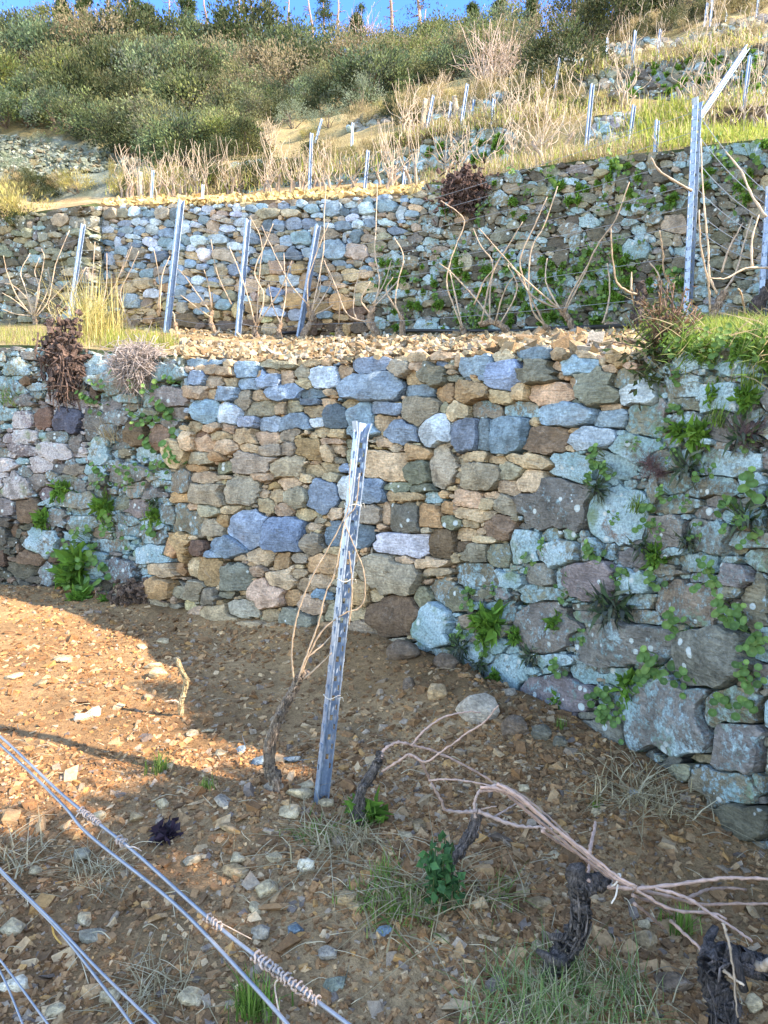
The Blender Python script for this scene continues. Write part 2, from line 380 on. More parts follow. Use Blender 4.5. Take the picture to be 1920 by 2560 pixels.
wet = np.clip(1 - wall_dist(GX, GY) / .9, 0, 1) * (GX > -.6); gcol = gcol * (1 - .22 * wet[..., None])
GV = V.reshape(-1, 3); GF = grid_faces(ny, nx)
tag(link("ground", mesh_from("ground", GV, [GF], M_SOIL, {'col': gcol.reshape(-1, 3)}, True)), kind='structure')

# terraced hillside: one lofted sheet from the top of the front wall to the ridge
rows = [(R_T1, 0), (R_B2, 18), (R_T2, 5), (R3b, 12), (R3t, 5), (R4b, 10), (R4t, 5), (R5b, 7), (R5t, 4), (R6, 8), (R7, 14), (R8, 16), (R9, 5)]
rr = np.linspace(ray(-400, 900)[0], ray(2800, 900)[0], 300)
pts = [rows[0][0].at_r(rr) + np.array([0, 0, -.4]), rows[0][0].at_r(rr)]; step = [1, 0]
for k in range(1, len(rows)):
    a, b = rows[k - 1][0].at_r(rr), rows[k][0].at_r(rr)
    for i in range(1, rows[k][1] + 1): pts.append(a + (b - a) * i / rows[k][1]); step.append(k)
TV = np.stack(pts); far = np.clip((TV[..., 1] - 8) / 20, 0, 1)
amp = (.035 + .35 * far); nz = fbm(TV, .9, 3)
TV[2:, :, 2] += (amp * nz)[2:] * .8
tu, tv = project(TV)
stp = np.array(step)[:, None] * np.ones((1, len(rr)))
soil = lerp3((.30, .20, .105), (.42, .30, .165), np.clip(.5 + .8 * fbm(TV, 1.7, 3, 2), 0, 1))
grassy = lerp3((.15, .145, .055), (.26, .22, .11), np.clip(.5 + fbm(TV, 1.3, 2, 6), 0, 1))
hill = lerp3((.06, .055, .03), (.16, .125, .06), np.clip(.5 + fbm(TV, .8, 3, 3), 0, 1))
scree = lerp3((.13, .15, .11), (.26, .28, .23), np.clip(.5 + fbm(TV, 3, 3, 1), 0, 1)) * .75
tc = soil.copy()
m = ((stp == 1) & ((tu > 1600) | (tu < 330))) | ((stp == 3) & (tu > 1040)) | (stp == 2) | (stp == 4)
tc[m] = (.5 * grassy + .45 * soil)[m]
m = (stp >= 5) & (stp <= 9); tc[m] = (.55 * grassy + .45 * soil)[m]
m = stp >= 10; tc[m] = hill[m]
m = (stp >= 4) & pip(tu, tv, [(-500, 325), (120, 345), (330, 385), (420, 440), (560, 450), (480, 500), (-500, 500)]); tc[m] = scree[m]
m = (stp >= 4) & pip(tu, tv, [(-500, 130), (80, 140), (140, 190), (60, 210), (-500, 210)]); tc[m] = scree[m] * 1.1
m = (stp == 4) & (tu > 1700); tc[m] = np.array([.07, .05, .03])
TVf = TV.reshape(-1, 3); TF = grid_faces(len(TV), len(rr))
tag(link("terraced_hillside", mesh_from("terraced_hillside", TVf, [TF], M_SOIL, {'col': tc.reshape(-1, 3)}, True)), kind='structure')
# the terrace bank goes on past the right edge of the picture, beside and behind the camera
bp = [W1.pt(2750, 2200).tolist()[:2], (2.15, 1.2), (2.45, .2), (2.8, -1.4), (3.1, -4)]
B = np.array([[(x, y, -.3), (x + .15, y + .05, 1.2), (x + .35, y + .1, 2.35), (x + 2.2, y + 1.2, 2.6), (x + 2.5, y + 1.3, 4.2), (x + 5, y + 3, 4.6)] for x, y in bp])
tag(link("terrace_bank", mesh_from("terrace_bank", B.reshape(-1, 3), [grid_faces(len(bp), 6)], M_SOIL, {'col': np.full((len(bp) * 6, 3), .2)}, True)), kind='structure')

bvh = BVHTree.FromPolygons([Vector(p) for p in np.concatenate([GV, TVf]).tolist()], np.concatenate([GF, TF + len(GV)]).tolist())
def hit(u, v):
    """the terrain point seen at pixel (u, v)"""
    for k in range(20):
        r, t = ray(u, v + 4 * k); d = Vector((float(r), 1.0, float(t))).normalized()
        p = bvh.ray_cast(Vector((0, 0, EYE)), d)[0]
        if p is not None: return p
def ground_z(x, y):
    p = bvh.ray_cast(Vector((x, y, 60)), Vector((0, 0, -1)))[0]
    return p.z if p else 0.0

# ---------------------------------------------------------------- stones
PAL = {'b': (.22, .305, .365), 'B': (.41, .48, .53), 'w': (.54, .56, .58), 'k': (.14, .19, .22), 't': (.47, .34, .215), 'o': (.42, .265, .14), 'g': (.31, .265, .19),
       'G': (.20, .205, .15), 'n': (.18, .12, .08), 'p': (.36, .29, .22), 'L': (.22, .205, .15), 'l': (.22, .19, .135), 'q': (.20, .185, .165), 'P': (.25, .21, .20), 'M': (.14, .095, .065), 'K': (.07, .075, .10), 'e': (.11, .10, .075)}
LICH = {'L': 1.04, 'l': .92, 'q': .76, 'P': .95, 'G': .42, 'e': .2}
TONE = {'P': 1.0}
TR = {'Z6': (440, 820, 2.37), 'Z7': (960, 820, 2.37), 'Z8': (1300, 820, 2.676), 'ZR': (1100, 1500, 2.023), 'ZL': (0, 800, 2.37), 'ZM': (600, 1500, 1.843), 'U1': (250, 440, 4.1475), 'U2': (600, 440, 4.1475)}
def parse(txt):
    out = []; tr = None
    for tok in txt.replace('\n', ' ').split(';'):
        tok = tok.split()
        if not tok: continue
        if tok[0] in TR: tr = TR[tok[0]]; tok = tok[1:]
        x0, y0, x1, y1 = map(float, tok[:4])
        out.append((tr[0] + (x0 + x1) / 2 / tr[2], tr[1] + (y0 + y1) / 2 / tr[2], (x1 - x0) / 2 / tr[2], (y1 - y0) / 2 / tr[2], tok[4]))
    return out
STONES1 = parse("""Z6 75 175 170 235 b;170 185 290 220 b;295 195 355 235 t;360 170 495 295 b;200 215 275 290 t;270 235 355 285 t;130 230 200 265 t;100 260 198 345 b;190 290 300 355 g;
300 305 370 355 t;490 190 740 245 g;490 255 540 300 t;540 250 610 290 t;370 295 515 365 b;505 260 635 365 b;630 235 705 340 t;710 220 800 300 g;755 180 875 230 t;875 180 935 225 t;
805 225 968 355 B;725 305 805 360 t;970 220 1050 290 t;1060 175 1290 270 b;960 275 1375 445 b;1290 200 1405 300 g;1275 140 1385 195 t;1385 145 1520 210 t;1520 145 1659 195 t;
1410 215 1520 270 t;1375 270 1480 345 t;1475 225 1625 350 G;1375 340 1540 415 b;1540 330 1659 450 o;90 350 205 430 t;205 365 270 425 t;275 355 385 430 b;355 375 460 490 g;450 370 545 440 t;
550 335 750 435 b;750 355 900 420 k;755 425 855 465 k;870 365 960 400 t;870 420 960 460 t;1000 415 1100 490 t;130 425 280 550 b;270 455 400 575 B;425 425 600 535 g;580 445 665 515 t;
665 440 765 500 g;770 460 895 525 t;375 520 515 590 B;500 520 625 615 B;625 505 800 615 b;785 530 885 590 B;885 465 1050 600 k;1030 450 1190 650 b;1175 445 1380 515 b;1370 405 1585 590 g;
1185 515 1310 620 t;1250 540 1465 690 b;1465 520 1659 700 B;105 555 180 620 t;50 580 110 610 t;50 615 135 730 t;130 640 260 740 t;185 570 290 620 t;240 620 345 670 t;290 575 380 625 t;
350 600 490 690 t;260 665 400 745 t;485 615 620 690 t;630 605 715 670 g;410 690 510 745 t;510 685 640 770 g;640 680 715 765 g;715 660 875 780 o;830 595 960 650 t;915 600 1010 660 t;870 665 1005 695 t;
875 705 940 795 t;930 700 1010 740 t;60 735 230 810 g;220 740 310 790 o;115 850 260 925 t;80 815 200 860 o;265 790 360 860 G;355 750 585 870 p;575 770 770 885 p;770 815 890 890 t;860 780 970 860 t;
465 860 600 910 t;610 875 750 950 t;760 865 835 915 t;885 860 990 920 g;100 930 305 1050 g;300 875 510 1060 g;505 960 560 1010 t;500 1010 605 1090 t;555 965 660 1035 t;655 945 790 1080 g;
800 895 985 1095 b;985 880 1070 1035 w;1070 885 1255 1035 b;1125 730 1390 910 t;1375 785 1530 930 G;1525 705 1659 950 p;965 800 1030 850 b;1230 915 1400 975 G;1400 930 1530 970 G;1475 980 1580 1035 L;
1305 975 1480 1030 t;1250 955 1310 1020 t;145 1045 280 1120 g;75 1035 160 1085 t;265 1095 345 1170 o;190 1115 305 1240 g;290 1060 390 1110 t;335 1080 545 1305 b;525 1115 780 1335 b;605 1045 715 1125 t;
710 1075 835 1150 t;930 1060 1000 1140 t;1095 1050 1225 1160 g;1220 1040 1280 1160 t;1270 1040 1465 1215 G;1450 1040 1575 1185 o;1575 1035 1659 1100 o;240 1240 425 1350 b;190 1320 300 1365 b;
420 1310 605 1395 t;100 1255 210 1345 n;745 1215 890 1340 g;895 1155 1195 1305 k;1170 1205 1500 1365 w;1505 1195 1659 1370 n;890 1300 1000 1345 t;600 1340 700 1435 o;705 1340 790 1390 g;790 1345 985 1455 o;
1110 1320 1465 1585 g;1290 1355 1430 1405 t;1435 1370 1620 1425 t;145 1365 290 1520 o;280 1400 460 1560 G;75 1350 150 1470 t;460 1400 545 1470 t;0 1390 70 1470 o;550 1430 730 1540 t;690 1425 780 1485 t;
800 1450 930 1550 t;725 1480 835 1565 t;5 1490 200 1610 g;165 1540 270 1640 g;460 1495 665 1665 t;650 1560 745 1640 o;745 1580 895 1690 t;830 1545 940 1615 b;1050 1490 1160 1660 o;1135 1520 1240 1620 t;
1150 1565 1460 1830 n;1425 1540 1530 1670 g;1500 1490 1659 1640 l;1450 1620 1659 1890 L;50 1600 110 1680 t;175 1650 380 1775 t;310 1610 525 1715 g;360 1730 715 1850 t;520 1660 625 1745 t;620 1655 830 1800 G;
895 1630 1000 1740 g;1000 1735 1225 1870 t;1045 1660 1150 1730 t;480 1830 650 1943 t;75 1650 200 1720 t;0 845 105 980 l;0 1040 185 1220 l;0 1230 120 1380 o;
Z7 765 105 1005 185 k;655 140 765 200 t;455 170 550 285 b;550 170 650 285 b;640 195 830 375 b;830 190 890 265 t;820 180 1050 345 G;1070 165 1275 290 b;1000 205 1080 255 t;1000 260 1090 295 t;1145 230 1405 455 G;
1325 100 1480 230 o;1300 220 1390 275 t;1340 250 1530 370 l;1400 310 1630 480 B;1275 170 1320 230 t;1130 130 1240 190 t;1040 130 1120 200 t;1240 80 1340 180 t;430 330 645 450 o;650 370 785 445 t;
790 340 880 425 t;870 325 1140 450 t;1110 300 1170 350 t;400 435 525 555 t;525 440 705 540 l;705 430 925 535 l;940 450 1290 590 b;1290 455 1395 495 t;1270 490 1480 590 b;440 545 590 735 k;
560 545 690 735 k;600 535 875 740 b;865 580 1120 745 n;1100 595 1190 625 o;1120 595 1410 725 B;890 535 940 590 t;490 740 640 805 t;475 800 715 960 g;640 765 730 810 t;735 750 1060 840 t;
710 800 850 900 g;805 840 990 985 t;690 905 815 990 t;440 960 590 1065 t;590 975 730 1020 t;420 1070 635 1150 t;590 1005 700 1085 t;670 995 830 1115 g;340 1110 470 1195 G;460 1120 570 1180 t;
610 1095 690 1150 t;630 1100 790 1250 n;425 1175 555 1265 t;560 1185 640 1225 t;535 1230 690 1275 t;445 1270 525 1330 n;480 1285 640 1380 g;
1440 430 1659 640 L;1310 640 1659 800 L;990 740 1250 910 L;1250 700 1500 900 L;840 880 1250 1200 q;1220 950 1590 1280 L;1575 850 1659 1080 L;940 1190 1080 1265 l;760 1200 960 1390 L;960 1270 1195 1420 L;
1200 1240 1300 1380 L;620 1270 780 1420 L;415 1390 700 1540 l;885 1395 1025 1540 q;1100 1380 1400 1600 q;1030 1400 1090 1540 L;1420 1440 1600 1640 L;330 1520 520 1680 l;470 1700 590 1790 g;590 1620 790 1770 L;700 1450 830 1540 L;
Z8 1095 180 1240 310 L;1260 85 1490 240 l;1350 190 1620 340 L;1000 330 1230 480 L;1010 470 1230 560 L;1060 560 1230 730 L;1270 560 1560 760 q;1120 770 1350 960 l;1330 830 1659 1000 L;880 960 1190 1130 L;
1150 980 1500 1140 L;870 1260 1160 1480 q;1110 1280 1440 1510 q;1170 1200 1340 1280 q;870 1110 1170 1240 L;1370 1590 1600 1740 q;1090 1500 1340 1640 L;1600 1220 1659 1390 L;900 1700 1360 1990 l;
1510 1640 1659 2050 l;690 1740 900 1880 L;1260 380 1480 570 L;1500 370 1659 500 L;1500 540 1659 640 L;
ZR 380 20 710 260 q;710 120 1220 330 q;1230 130 1590 470 q;455 375 790 590 q;250 270 450 480 L;440 510 560 600 L;590 600 700 660 L;670 600 1010 900 q;950 390 1430 800 q;1000 760 1260 1050 q;
1090 760 1170 840 L;1160 820 1310 920 L;1310 840 1640 1030 l;1400 620 1659 880 q;1310 440 1659 640 l;850 340 1000 430 L;660 320 800 440 L;1160 300 1240 380 L;1290 780 1420 820 g;
480 600 600 780 e;1410 1020 1700 1214 e;1130 1030 1240 1090 g;1260 1080 1410 1200 e;1610 880 1659 960 l;1300 960 1400 1050 e;310 560 460 720 M;
ZL 230 525 320 650 n;345 530 480 680 K;515 525 630 705 q;765 595 870 745 n;890 625 1020 760 n;610 620 700 700 q;500 230 650 335 L;0 340 75 430 L;80 385 150 450 l;140 340 210 390 n;
370 190 440 250 n;395 390 500 465 l;540 390 580 470 n;0 515 110 600 L;95 545 200 650 P;205 800 320 900 P;390 865 510 920 l;170 910 280 990 q;330 855 390 910 q;35 930 200 1060 P;350 920 450 1010 L;440 950 530 1030 q;
390 1010 580 1110 L;755 1070 910 1160 q;860 1010 990 1070 q;950 1100 1070 1200 L;670 1040 780 1130 L;100 1060 240 1200 n;185 1235 350 1410 l;310 1120 410 1220 q;0 1060 80 1150 q;560 1230 640 1290 p;520 1370 640 1500 L;
660 1420 815 1550 q;540 1610 680 1690 q;450 1540 550 1620 q;60 1430 200 1530 e;250 1440 330 1560 q;660 1620 820 1690 g;890 1530 1060 1640 o;1050 1540 1215 1650 g;820 1640 990 1740 g;970 1310 1180 1410 o;910 1440 1110 1520 t;
730 1680 960 1760 g;120 1370 280 1450 n;0 1170 70 1230 e;0 1240 50 1330 e""")
REB1 = [(462, 860), (470, 960), (470, 1050), (440, 1130), (440, 1290), (400, 1360), (380, 1450), (330, 1540), (300, 1620), (960, 1690), (1060, 1560), (1170, 1430), (1290, 1330), (1330, 1220), (1390, 1150), (1480, 1110), (1560, 1060), (1620, 1000), (1650, 930), (1640, 860)]
def fill_seeds(traced, box, mask, cell, szf, sizes, tries, pal, seed):
    """add random smaller stones between the traced ones, big to small"""
    g = np.random.default_rng(seed); x0, y0, x1, y1 = box; nx, ny = int((x1 - x0) / cell), int((y1 - y0) / cell)
    occ = ~mask; S = list(traced)
    def stamp(s, test):
        cx, cy, a, b = (s[0] - x0) / cell, (s[1] - y0) / cell, s[2] / cell, s[3] / cell
        i0, i1, j0, j1 = max(0, int(cx - a)), min(nx, int(cx + a) + 2), max(0, int(cy - b)), min(ny, int(cy + b) + 2)
        if i1 <= i0 or j1 <= j0: return False
        jj, ii = np.mgrid[j0:j1, i0:i1]; m = (np.abs((ii - cx) / a) ** 3 + np.abs((jj - cy) / b) ** 3) < 1
        if test and (not m.any() or occ[j0:j1, i0:i1][m].mean() > .13): return False
        occ[j0:j1, i0:i1] |= m; return True
    for s in S: stamp(s, False)
    for k, (sw, n) in enumerate(zip(sizes, tries)):
        for _ in range(n):
            cx, cy = g.uniform(x0, x1), g.uniform(y0, y1)
            ix, iy = min(nx - 1, int((cx - x0) / cell)), min(ny - 1, int((cy - y0) / cell))
            if occ[iy, ix]: continue
            q = szf(cx, cy); a = sw * q * g.uniform(.75, 1.35); b = a * g.uniform(.3, .72)
            if g.random() < .12: a, b = b * 1.1, a
            s = (cx, cy, a, b, None)
            if stamp(s, True): S.append(s[:4] + (pal(cx, cy, a, g),))
    return S
def stone_cells(S, box, mask, cell, seed):
    g = np.random.default_rng(seed); x0, y0, x1, y1 = box; nx, ny = int((x1 - x0) / cell), int((y1 - y0) / cell)
    best = np.full((ny, nx), 9.); lab = np.full((ny, nx), -1)
    jj, ii = np.mgrid[0:ny, 0:nx]; PX = np.stack([ii, jj], -1) * cell
    wx, wy = 1.2 * cell * noise(PX, .035 / cell * 2, 1), 1.0 * cell * noise(PX, .035 / cell * 2, 4)
    for n, s in enumerate(S):
        a, b = s[2], s[3]; cx, cy = s[0] - x0, s[1] - y0; R = 1.75
        i0, i1, j0, j1 = max(0, int((cx - R * a) / cell) - 1), min(nx, int((cx + R * a) / cell) + 3), max(0, int((cy - R * b) / cell) - 1), min(ny, int((cy + R * b) / cell) + 3)
        if i1 <= i0 or j1 <= j0: continue
        X = (ii[j0:j1, i0:i1] * cell + wx[j0:j1, i0:i1] - cx); Y = (jj[j0:j1, i0:i1] * cell + wy[j0:j1, i0:i1] - cy)
        ro = g.normal() * .1; X, Y = X * math.cos(ro) + Y * math.sin(ro), -X * math.sin(ro) + Y * math.cos(ro); X, Y = X / a, Y / b
        p = g.uniform(2.6, 6); d1 = (np.abs(X) ** p + np.abs(Y) ** p) ** (1 / p)
        k = g.choice([4, 4, 5, 5, 6]); th = np.arange(k) * 2 * np.pi / k + (np.pi / 2 + g.normal() * .12 if k == 4 else g.uniform(0, 6)) + g.normal(size=k) * .17; sup = g.uniform(.86, 1.08, k)
        d2 = np.max([(X * math.cos(t) + Y * math.sin(t)) / q for t, q in zip(th, sup)], 0)
        f = .6 if s[4] in 'bB' and g.random() < .4 else .97
        d = (1 - f) * d1 + f * d2
        sb = best[j0:j1, i0:i1]; m = d < sb; sb[m] = d[m]; lab[j0:j1, i0:i1][m] = n
    old = np.array([s[4] in 'LlqPe' for s in S] + [False]); lab[(best > np.where(old[lab], 1.55, 1.22)) | ~mask] = -1
    return lab
def stones_mesh(mb_of, S, lab, box, cell, pt, relief=1.0, K=36, shrink=.962, seed=0):
    """turn the cells into rounded, chipped stones standing proud of the wall face"""
    g = np.random.default_rng(seed); x0, y0 = box[:2]; ny, nx = lab.shape
    order = np.argsort(lab.ravel(), kind='stable'); ls = lab.ravel()[order]; st = np.searchsorted(ls, np.arange(len(S))); en = np.searchsorted(ls, np.arange(len(S)), side='right')
    th = np.linspace(0, 2 * np.pi, K, endpoint=False); ct, sn = np.cos(th), np.sin(th)
    rings = np.array([1.0, 1.0, .975, .91, .62, .32]); prof = np.array([0, .30, .78, .96, 1.0, 1.0])
    for n, s in enumerate(S):
        ids = order[st[n]:en[n]]
        if len(ids) < 9: continue
        cy, cx = (ids // nx).mean(), (ids % nx).mean()
        if lab[int(round(cy)), int(round(cx))] != n: continue
        mr = int(1.7 * max(s[2], s[3]) / cell) + 3; R = np.arange(0, mr, .5)
        X = np.clip(np.rint(cx + R[:, None] * ct), 0, nx - 1).astype(int); Y = np.clip(np.rint(cy + R[:, None] * sn), 0, ny - 1).astype(int)
        inside = lab[Y, X] == n; first = np.argmin(inside, 0); first[inside.all(0)] = len(R) - 1
        r = R[first]; sm = .10 if s[4] in 'bB' else .03; r = (1 - 2 * sm) * r + sm * np.roll(r, 1) + sm * np.roll(r, -1); r = np.maximum(r * shrink * (1 + .025 * g.normal(size=K)) - .18, .4) * cell
        U = x0 + cx * cell + rings[:, None] * r * ct; Vv = y0 + cy * cell + rings[:, None] * r * sn
        P = pt(U, Vv); c = pt(x0 + cx * cell, y0 + cy * cell)
        e = 2.0; tx = pt(x0 + cx * cell + e, y0 + cy * cell) - pt(x0 + cx * cell - e, y0 + cy * cell); ty = pt(x0 + cx * cell, y0 + cy * cell - e) - pt(x0 + cx * cell, y0 + cy * cell + e)
        N = np.cross(tx, ty); N /= np.linalg.norm(N); px = np.linalg.norm(tx) / (2 * e)
        if N[1] > 0: N = -N
        size = np.sqrt(len(ids)) * cell * px; H = relief * size * g.uniform(.16, .32) * (.6 if s[4] in 'LlqPe' else 1); H = min(H, .10)
        xx = rings[:, None] * r * ct * px / size; yy = -rings[:, None] * r * sn * px / size
        h = prof[:, None] * H * np.ones((1, K)) + (xx * g.normal() * .10 + yy * (g.normal() * .07 + .03)) * size * (prof[:, None] > .05)
        for _ in range(g.integers(3, 6)):
            a = g.uniform(0, 6.28); h = np.minimum(h, H * g.uniform(.75, 1.05) + .9 * H * (g.uniform(.1, .3) - (xx * math.cos(a) + yy * math.sin(a))) * g.uniform(.8, 1.8))
        h = h + .10 * H * noise(P / size, 1.1, n * .37) * (prof[:, None] > .3) + .05 * H * noise(P / size, 2.6, n * .53) * (prof[:, None] > .3) + g.uniform(-.028, .036) * relief + .010
        h[0] = -.16
        V = P + h[..., None] * N; top = (V[-1].mean(0) + N * .01 * size * g.normal())
        Vs = np.concatenate([V.reshape(-1, 3), top[None]]); q = grid_faces(len(rings), K + 1)
        i = np.arange(len(rings) - 1)[:, None] * K; j = np.arange(K)[None]; k2 = (j + 1) % K
        q = np.stack([i + j, i + K + j, i + K + k2, i + k2], -1).reshape(-1, 4)
        o = (len(rings) - 1) * K; j = np.arange(K); tri = np.stack([o + j, np.full(K, len(Vs) - 1), o + (j + 1) % K], -1)
        code = s[4]; col = np.array(PAL[code]) * g.uniform(.78, 1.25) * (1 + .035 * g.normal(size=3))
        col = np.clip(col, .02, .85); li = LICH.get(code, 0) * g.uniform(.7, 1.15)
        mb_of(s, x0 + cx * cell, y0 + cy * cell).add(Vs, [q, tri], col=np.tile(col, (len(Vs), 1)), lich=li, tone=TONE.get(code, 0.0))
def wall_backing(pt, top, foot, u0, u1, off, colf, nv=26, du=14):
    us = np.arange(u0, u1 + du, du); f = np.linspace(0, 1, nv)[:, None]; vt, vb = top(us), foot(us)
    v = vt + (vb - vt) * f; U = us[None] + 0 * v
    P = pt(U, v, off); P = P + (np.array([0, 1, 0]) * (.03 * fbm(P, 4, 2))[..., None])
    c = colf(U, v, P); mb = MB(); mb.add(P.reshape(-1, 3), [grid_faces(nv, len(us), True)], col=c.reshape(-1, 3)); return mb
def mask_of(box, cell, top, foot, grow=0):
    x0, y0, x1, y1 = box; nx, ny = int((x1 - x0) / cell), int((y1 - y0) / cell); jj, ii = np.mgrid[0:ny, 0:nx]; u = x0 + ii * cell; v = y0 + jj * cell
    jag = 6 * noise(np.stack([u, v], -1), .05)
    return (v > top(u) + jag * .5) & (v < foot(u) + grow), u, v

# ---- front wall
top1 = lambda u: interp(u, TOP1[:, 0], TOP1[:, 1]); top2 = lambda u: interp(u, TOP2[:, 0], TOP2[:, 1])
def pal1(cx, cy, a, g):
    if pip(cx, cy, REB1):
        if cy < 1080: return g.choice(list('tttogbbG'))
        return g.choice(list('ttttogggn'))
    if cx < 700:
        if cx < 240 and abs(cy - (1010 + (240 - cx) * .9)) < 120 and cy < 1350: return g.choice(list('PPPLq'))
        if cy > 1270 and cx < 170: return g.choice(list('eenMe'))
        if cy > 1450: return g.choice(list('gqte'))
        return g.choice(list('LLLlq'))
    return g.choice(list('LLLLlq'))
BOX1 = (-260, 840, 2720, 2760); C1 = 2.5
mk, mu, mv = mask_of(BOX1, C1, top1, W1.vfoot, 18)
zs = lambda cx, cy: min(2.2, 6.0 / float(W1.depth(cx, cy)))
S1 = fill_seeds(STONES1, BOX1, mk, C1, zs, [42, 32, 24, 17, 12, 8.5, 6, 4.5], [700, 2200, 4500, 8000, 12000, 18000, 24000, 20000], pal1, 3)
lab1 = stone_cells(S1, BOX1, mk, C1, 5)
wall = empty("dry_stone_wall", W1.pt(900, 1610).tolist(), "tall lower dry stone wall, its middle rebuilt with blue-grey and tan stones between lichened old stonework", "stone wall")
parts = {'rebuilt': MB(), 'left': MB(), 'right': MB()}
def sel1(s, u, v):
    if pip(u, v, REB1) and s[4] not in 'LlqP' or s[4] in 'bBwk': return parts['rebuilt']
    return parts['left' if u < 800 else 'right']
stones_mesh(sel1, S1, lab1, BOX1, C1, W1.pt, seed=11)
def local(o, parent):
    o.parent = parent; o.matrix_parent_inverse = Matrix.Translation(-parent.location); return o
local(tag(parts['rebuilt'].build("rebuilt_stonework", M_STONE, None, True, 24), "rebuilt stonework of clean blue-grey and tan stones"), wall)
local(tag(parts['left'].build("old_stonework", M_STONE, None, True, 24), "old stonework with pale lichen and a whitish streak"), wall)
local(tag(parts['right'].build("old_stonework", M_STONE, None, True, 24), "old stonework of big dark stones with blue-green lichen"), wall)
def bc1(U, v, P):
    c = lerp3((.07, .045, .026), (.15, .10, .06), np.clip(.5 + fbm(P, 5, 2), 0, 1))
    o = ~pip(U, v, REB1); gr = lerp3((.035, .05, .018), (.10, .125, .06), np.clip(.5 + fbm(P, 3, 2, 4), 0, 1)); c[o] = gr[o]
    return c
local(wall_backing(W1.pt, lambda u: top1(u) - 6, lambda u: W1.vfoot(u) + 40, -260, 2720, .10, bc1).build("earth_core", M_SOIL, None, True), wall)

# ---- second wall
REB2 = [(255, 480), (255, 860), (905, 860), (925, 740), (955, 640), (1005, 570), (1062, 520), (1062, 440)]
def pal2(cx, cy, a, g):
    if pip(cx, cy, REB2):
        f = (cy - top2(cx)) / 320
        if f > .86: return g.choice(list('nMot'))
        row = math.sin(cy * .085 + .002 * cx)
        if f < .48: return g.choice(list('bbBpbkgtp' if a > 7 else 'bBttgp'))
        return g.choice(list('bBbptgt' if row > .1 and a > 7 else 'ttogptb'))
    if cx < 264: return g.choice(list('eGgqle'))
    return g.choice(list('LlqelgGel'))
ex2 = """U1 50 350 195 460 p;195 350 330 440 g;330 335 430 425 B;590 350 750 450 g;340 440 440 510 B;445 470 525 535 B;530 450 660 525 B;355 525 485 605 b;480 520 610 600 B;990 335 1070 390 B;1075 320 1180 385 B;1375 300 1465 380 B;
1110 470 1240 600 p;955 490 1065 540 B;840 500 950 600 B;1255 510 1410 590 B;155 640 240 755 B;455 650 605 735 B;610 635 770 735 b;840 625 960 725 b;960 645 1140 725 B;1155 620 1340 720 B;330 760 540 880 p;400 785 540 880 b;545 790 720 890 k;
1035 760 1180 885 w;1205 765 1400 890 p;1110 955 1200 1060 b;790 1040 955 1130 b;960 1050 1110 1130 B;955 1145 1120 1205 B;610 1040 730 1130 b;260 1220 420 1380 B;450 1260 545 1380 p;780 1150 910 1270 b;905 1215 1070 1320 b;1225 1285 1380 1395 b;970 1385 1145 1440 b;820 1320 930 1420 p;930 1325 1070 1385 o;800 1440 1020 1570 n;1215 1500 1400 1600 M;
U2 175 290 290 350 b;295 290 400 350 p;405 285 500 345 b;610 270 715 330 B;690 305 835 390 b;890 280 1080 425 b;1075 270 1230 325 B;1040 345 1150 430 k;1150 335 1255 410 k;1255 285 1390 410 B;205 345 430 445 g;430 350 630 430 p;245 450 360 590 k;495 450 645 565 b;645 440 800 550 b;
885 510 1000 575 B;1000 480 1180 575 b;1170 470 1310 550 B;1300 455 1420 545 b;1435 455 1620 520 B;1115 415 1255 470 B;1265 410 1400 460 B;110 610 215 715 k;275 610 410 720 p;415 620 555 730 b;550 590 755 725 b;880 680 1125 885 b;1105 725 1350 870 p;510 780 670 880 k;390 800 510 880 k;
450 1040 660 1140 B;840 1145 950 1225 b;500 1230 700 1380 o;230 1380 490 1470 B;510 1385 700 1500 B;830 1405 980 1490 b;430 1155 570 1220 p;330 900 490 1030 t;560 910 690 1030 o"""
BOX2 = (-120, 320, 2500, 880); C2 = 1.5
mk2, _, _ = mask_of(BOX2, C2, top2, W2.vfoot, 8)
zs2 = lambda cx, cy: 8.8 / float(W2.depth(cx, cy)) * (.80 if cx > 1000 else 1.0)
S2 = fill_seeds(parse(ex2), BOX2, mk2, C2, zs2, [25, 19, 14.5, 11, 8, 6, 4.5], [900, 4500, 8000, 9000, 11000, 13000, 12000], pal2, 13)
lab2 = stone_cells(S2, BOX2, mk2, C2, 15)
wall2 = empty("dry_stone_wall", W2.pt(800, 830).tolist(), "second dry stone wall behind the steel posts, half clean grey stones, half old and mossy", "stone wall")
parts2 = {'rebuilt': MB(), 'left': MB(), 'right': MB()}
def sel2(s, u, v): return parts2['rebuilt' if pip(u, v, REB2) else 'left' if u < 400 else 'right']
stones_mesh(sel2, S2, lab2, BOX2, C2, W2.pt, relief=.9, K=18, shrink=.98, seed=21)
local(tag(parts2['rebuilt'].build("rebuilt_stonework", M_STONE, None, True, 24), "rebuilt stonework of clean grey and tan stones"), wall2)
local(tag(parts2['left'].build("old_stonework", M_STONE, None, True, 24), "older brown-green stonework ending in a ragged edge"), wall2)
local(tag(parts2['right'].build("old_stonework", M_STONE, None, True, 24), "old stonework with lichen and green plants"), wall2)
def bc2(U, v, P):
    c = lerp3((.12, .08, .05), (.23, .15, .09), np.clip(.5 + fbm(P, 5, 2), 0, 1))
    o = ~pip(U, v, REB2); gr = lerp3((.04, .05, .022), (.11, .13, .06), np.clip(.5 + fbm(P, 3, 2, 4), 0, 1)); c[o] = gr[o]; return c
local(wall_backing(W2.pt, lambda u: top2(u) - 4, lambda u: W2.vfoot(u) + 16, -120, 2500, .08, bc2, 16).build("earth_core", M_SOIL, None, True), wall2)

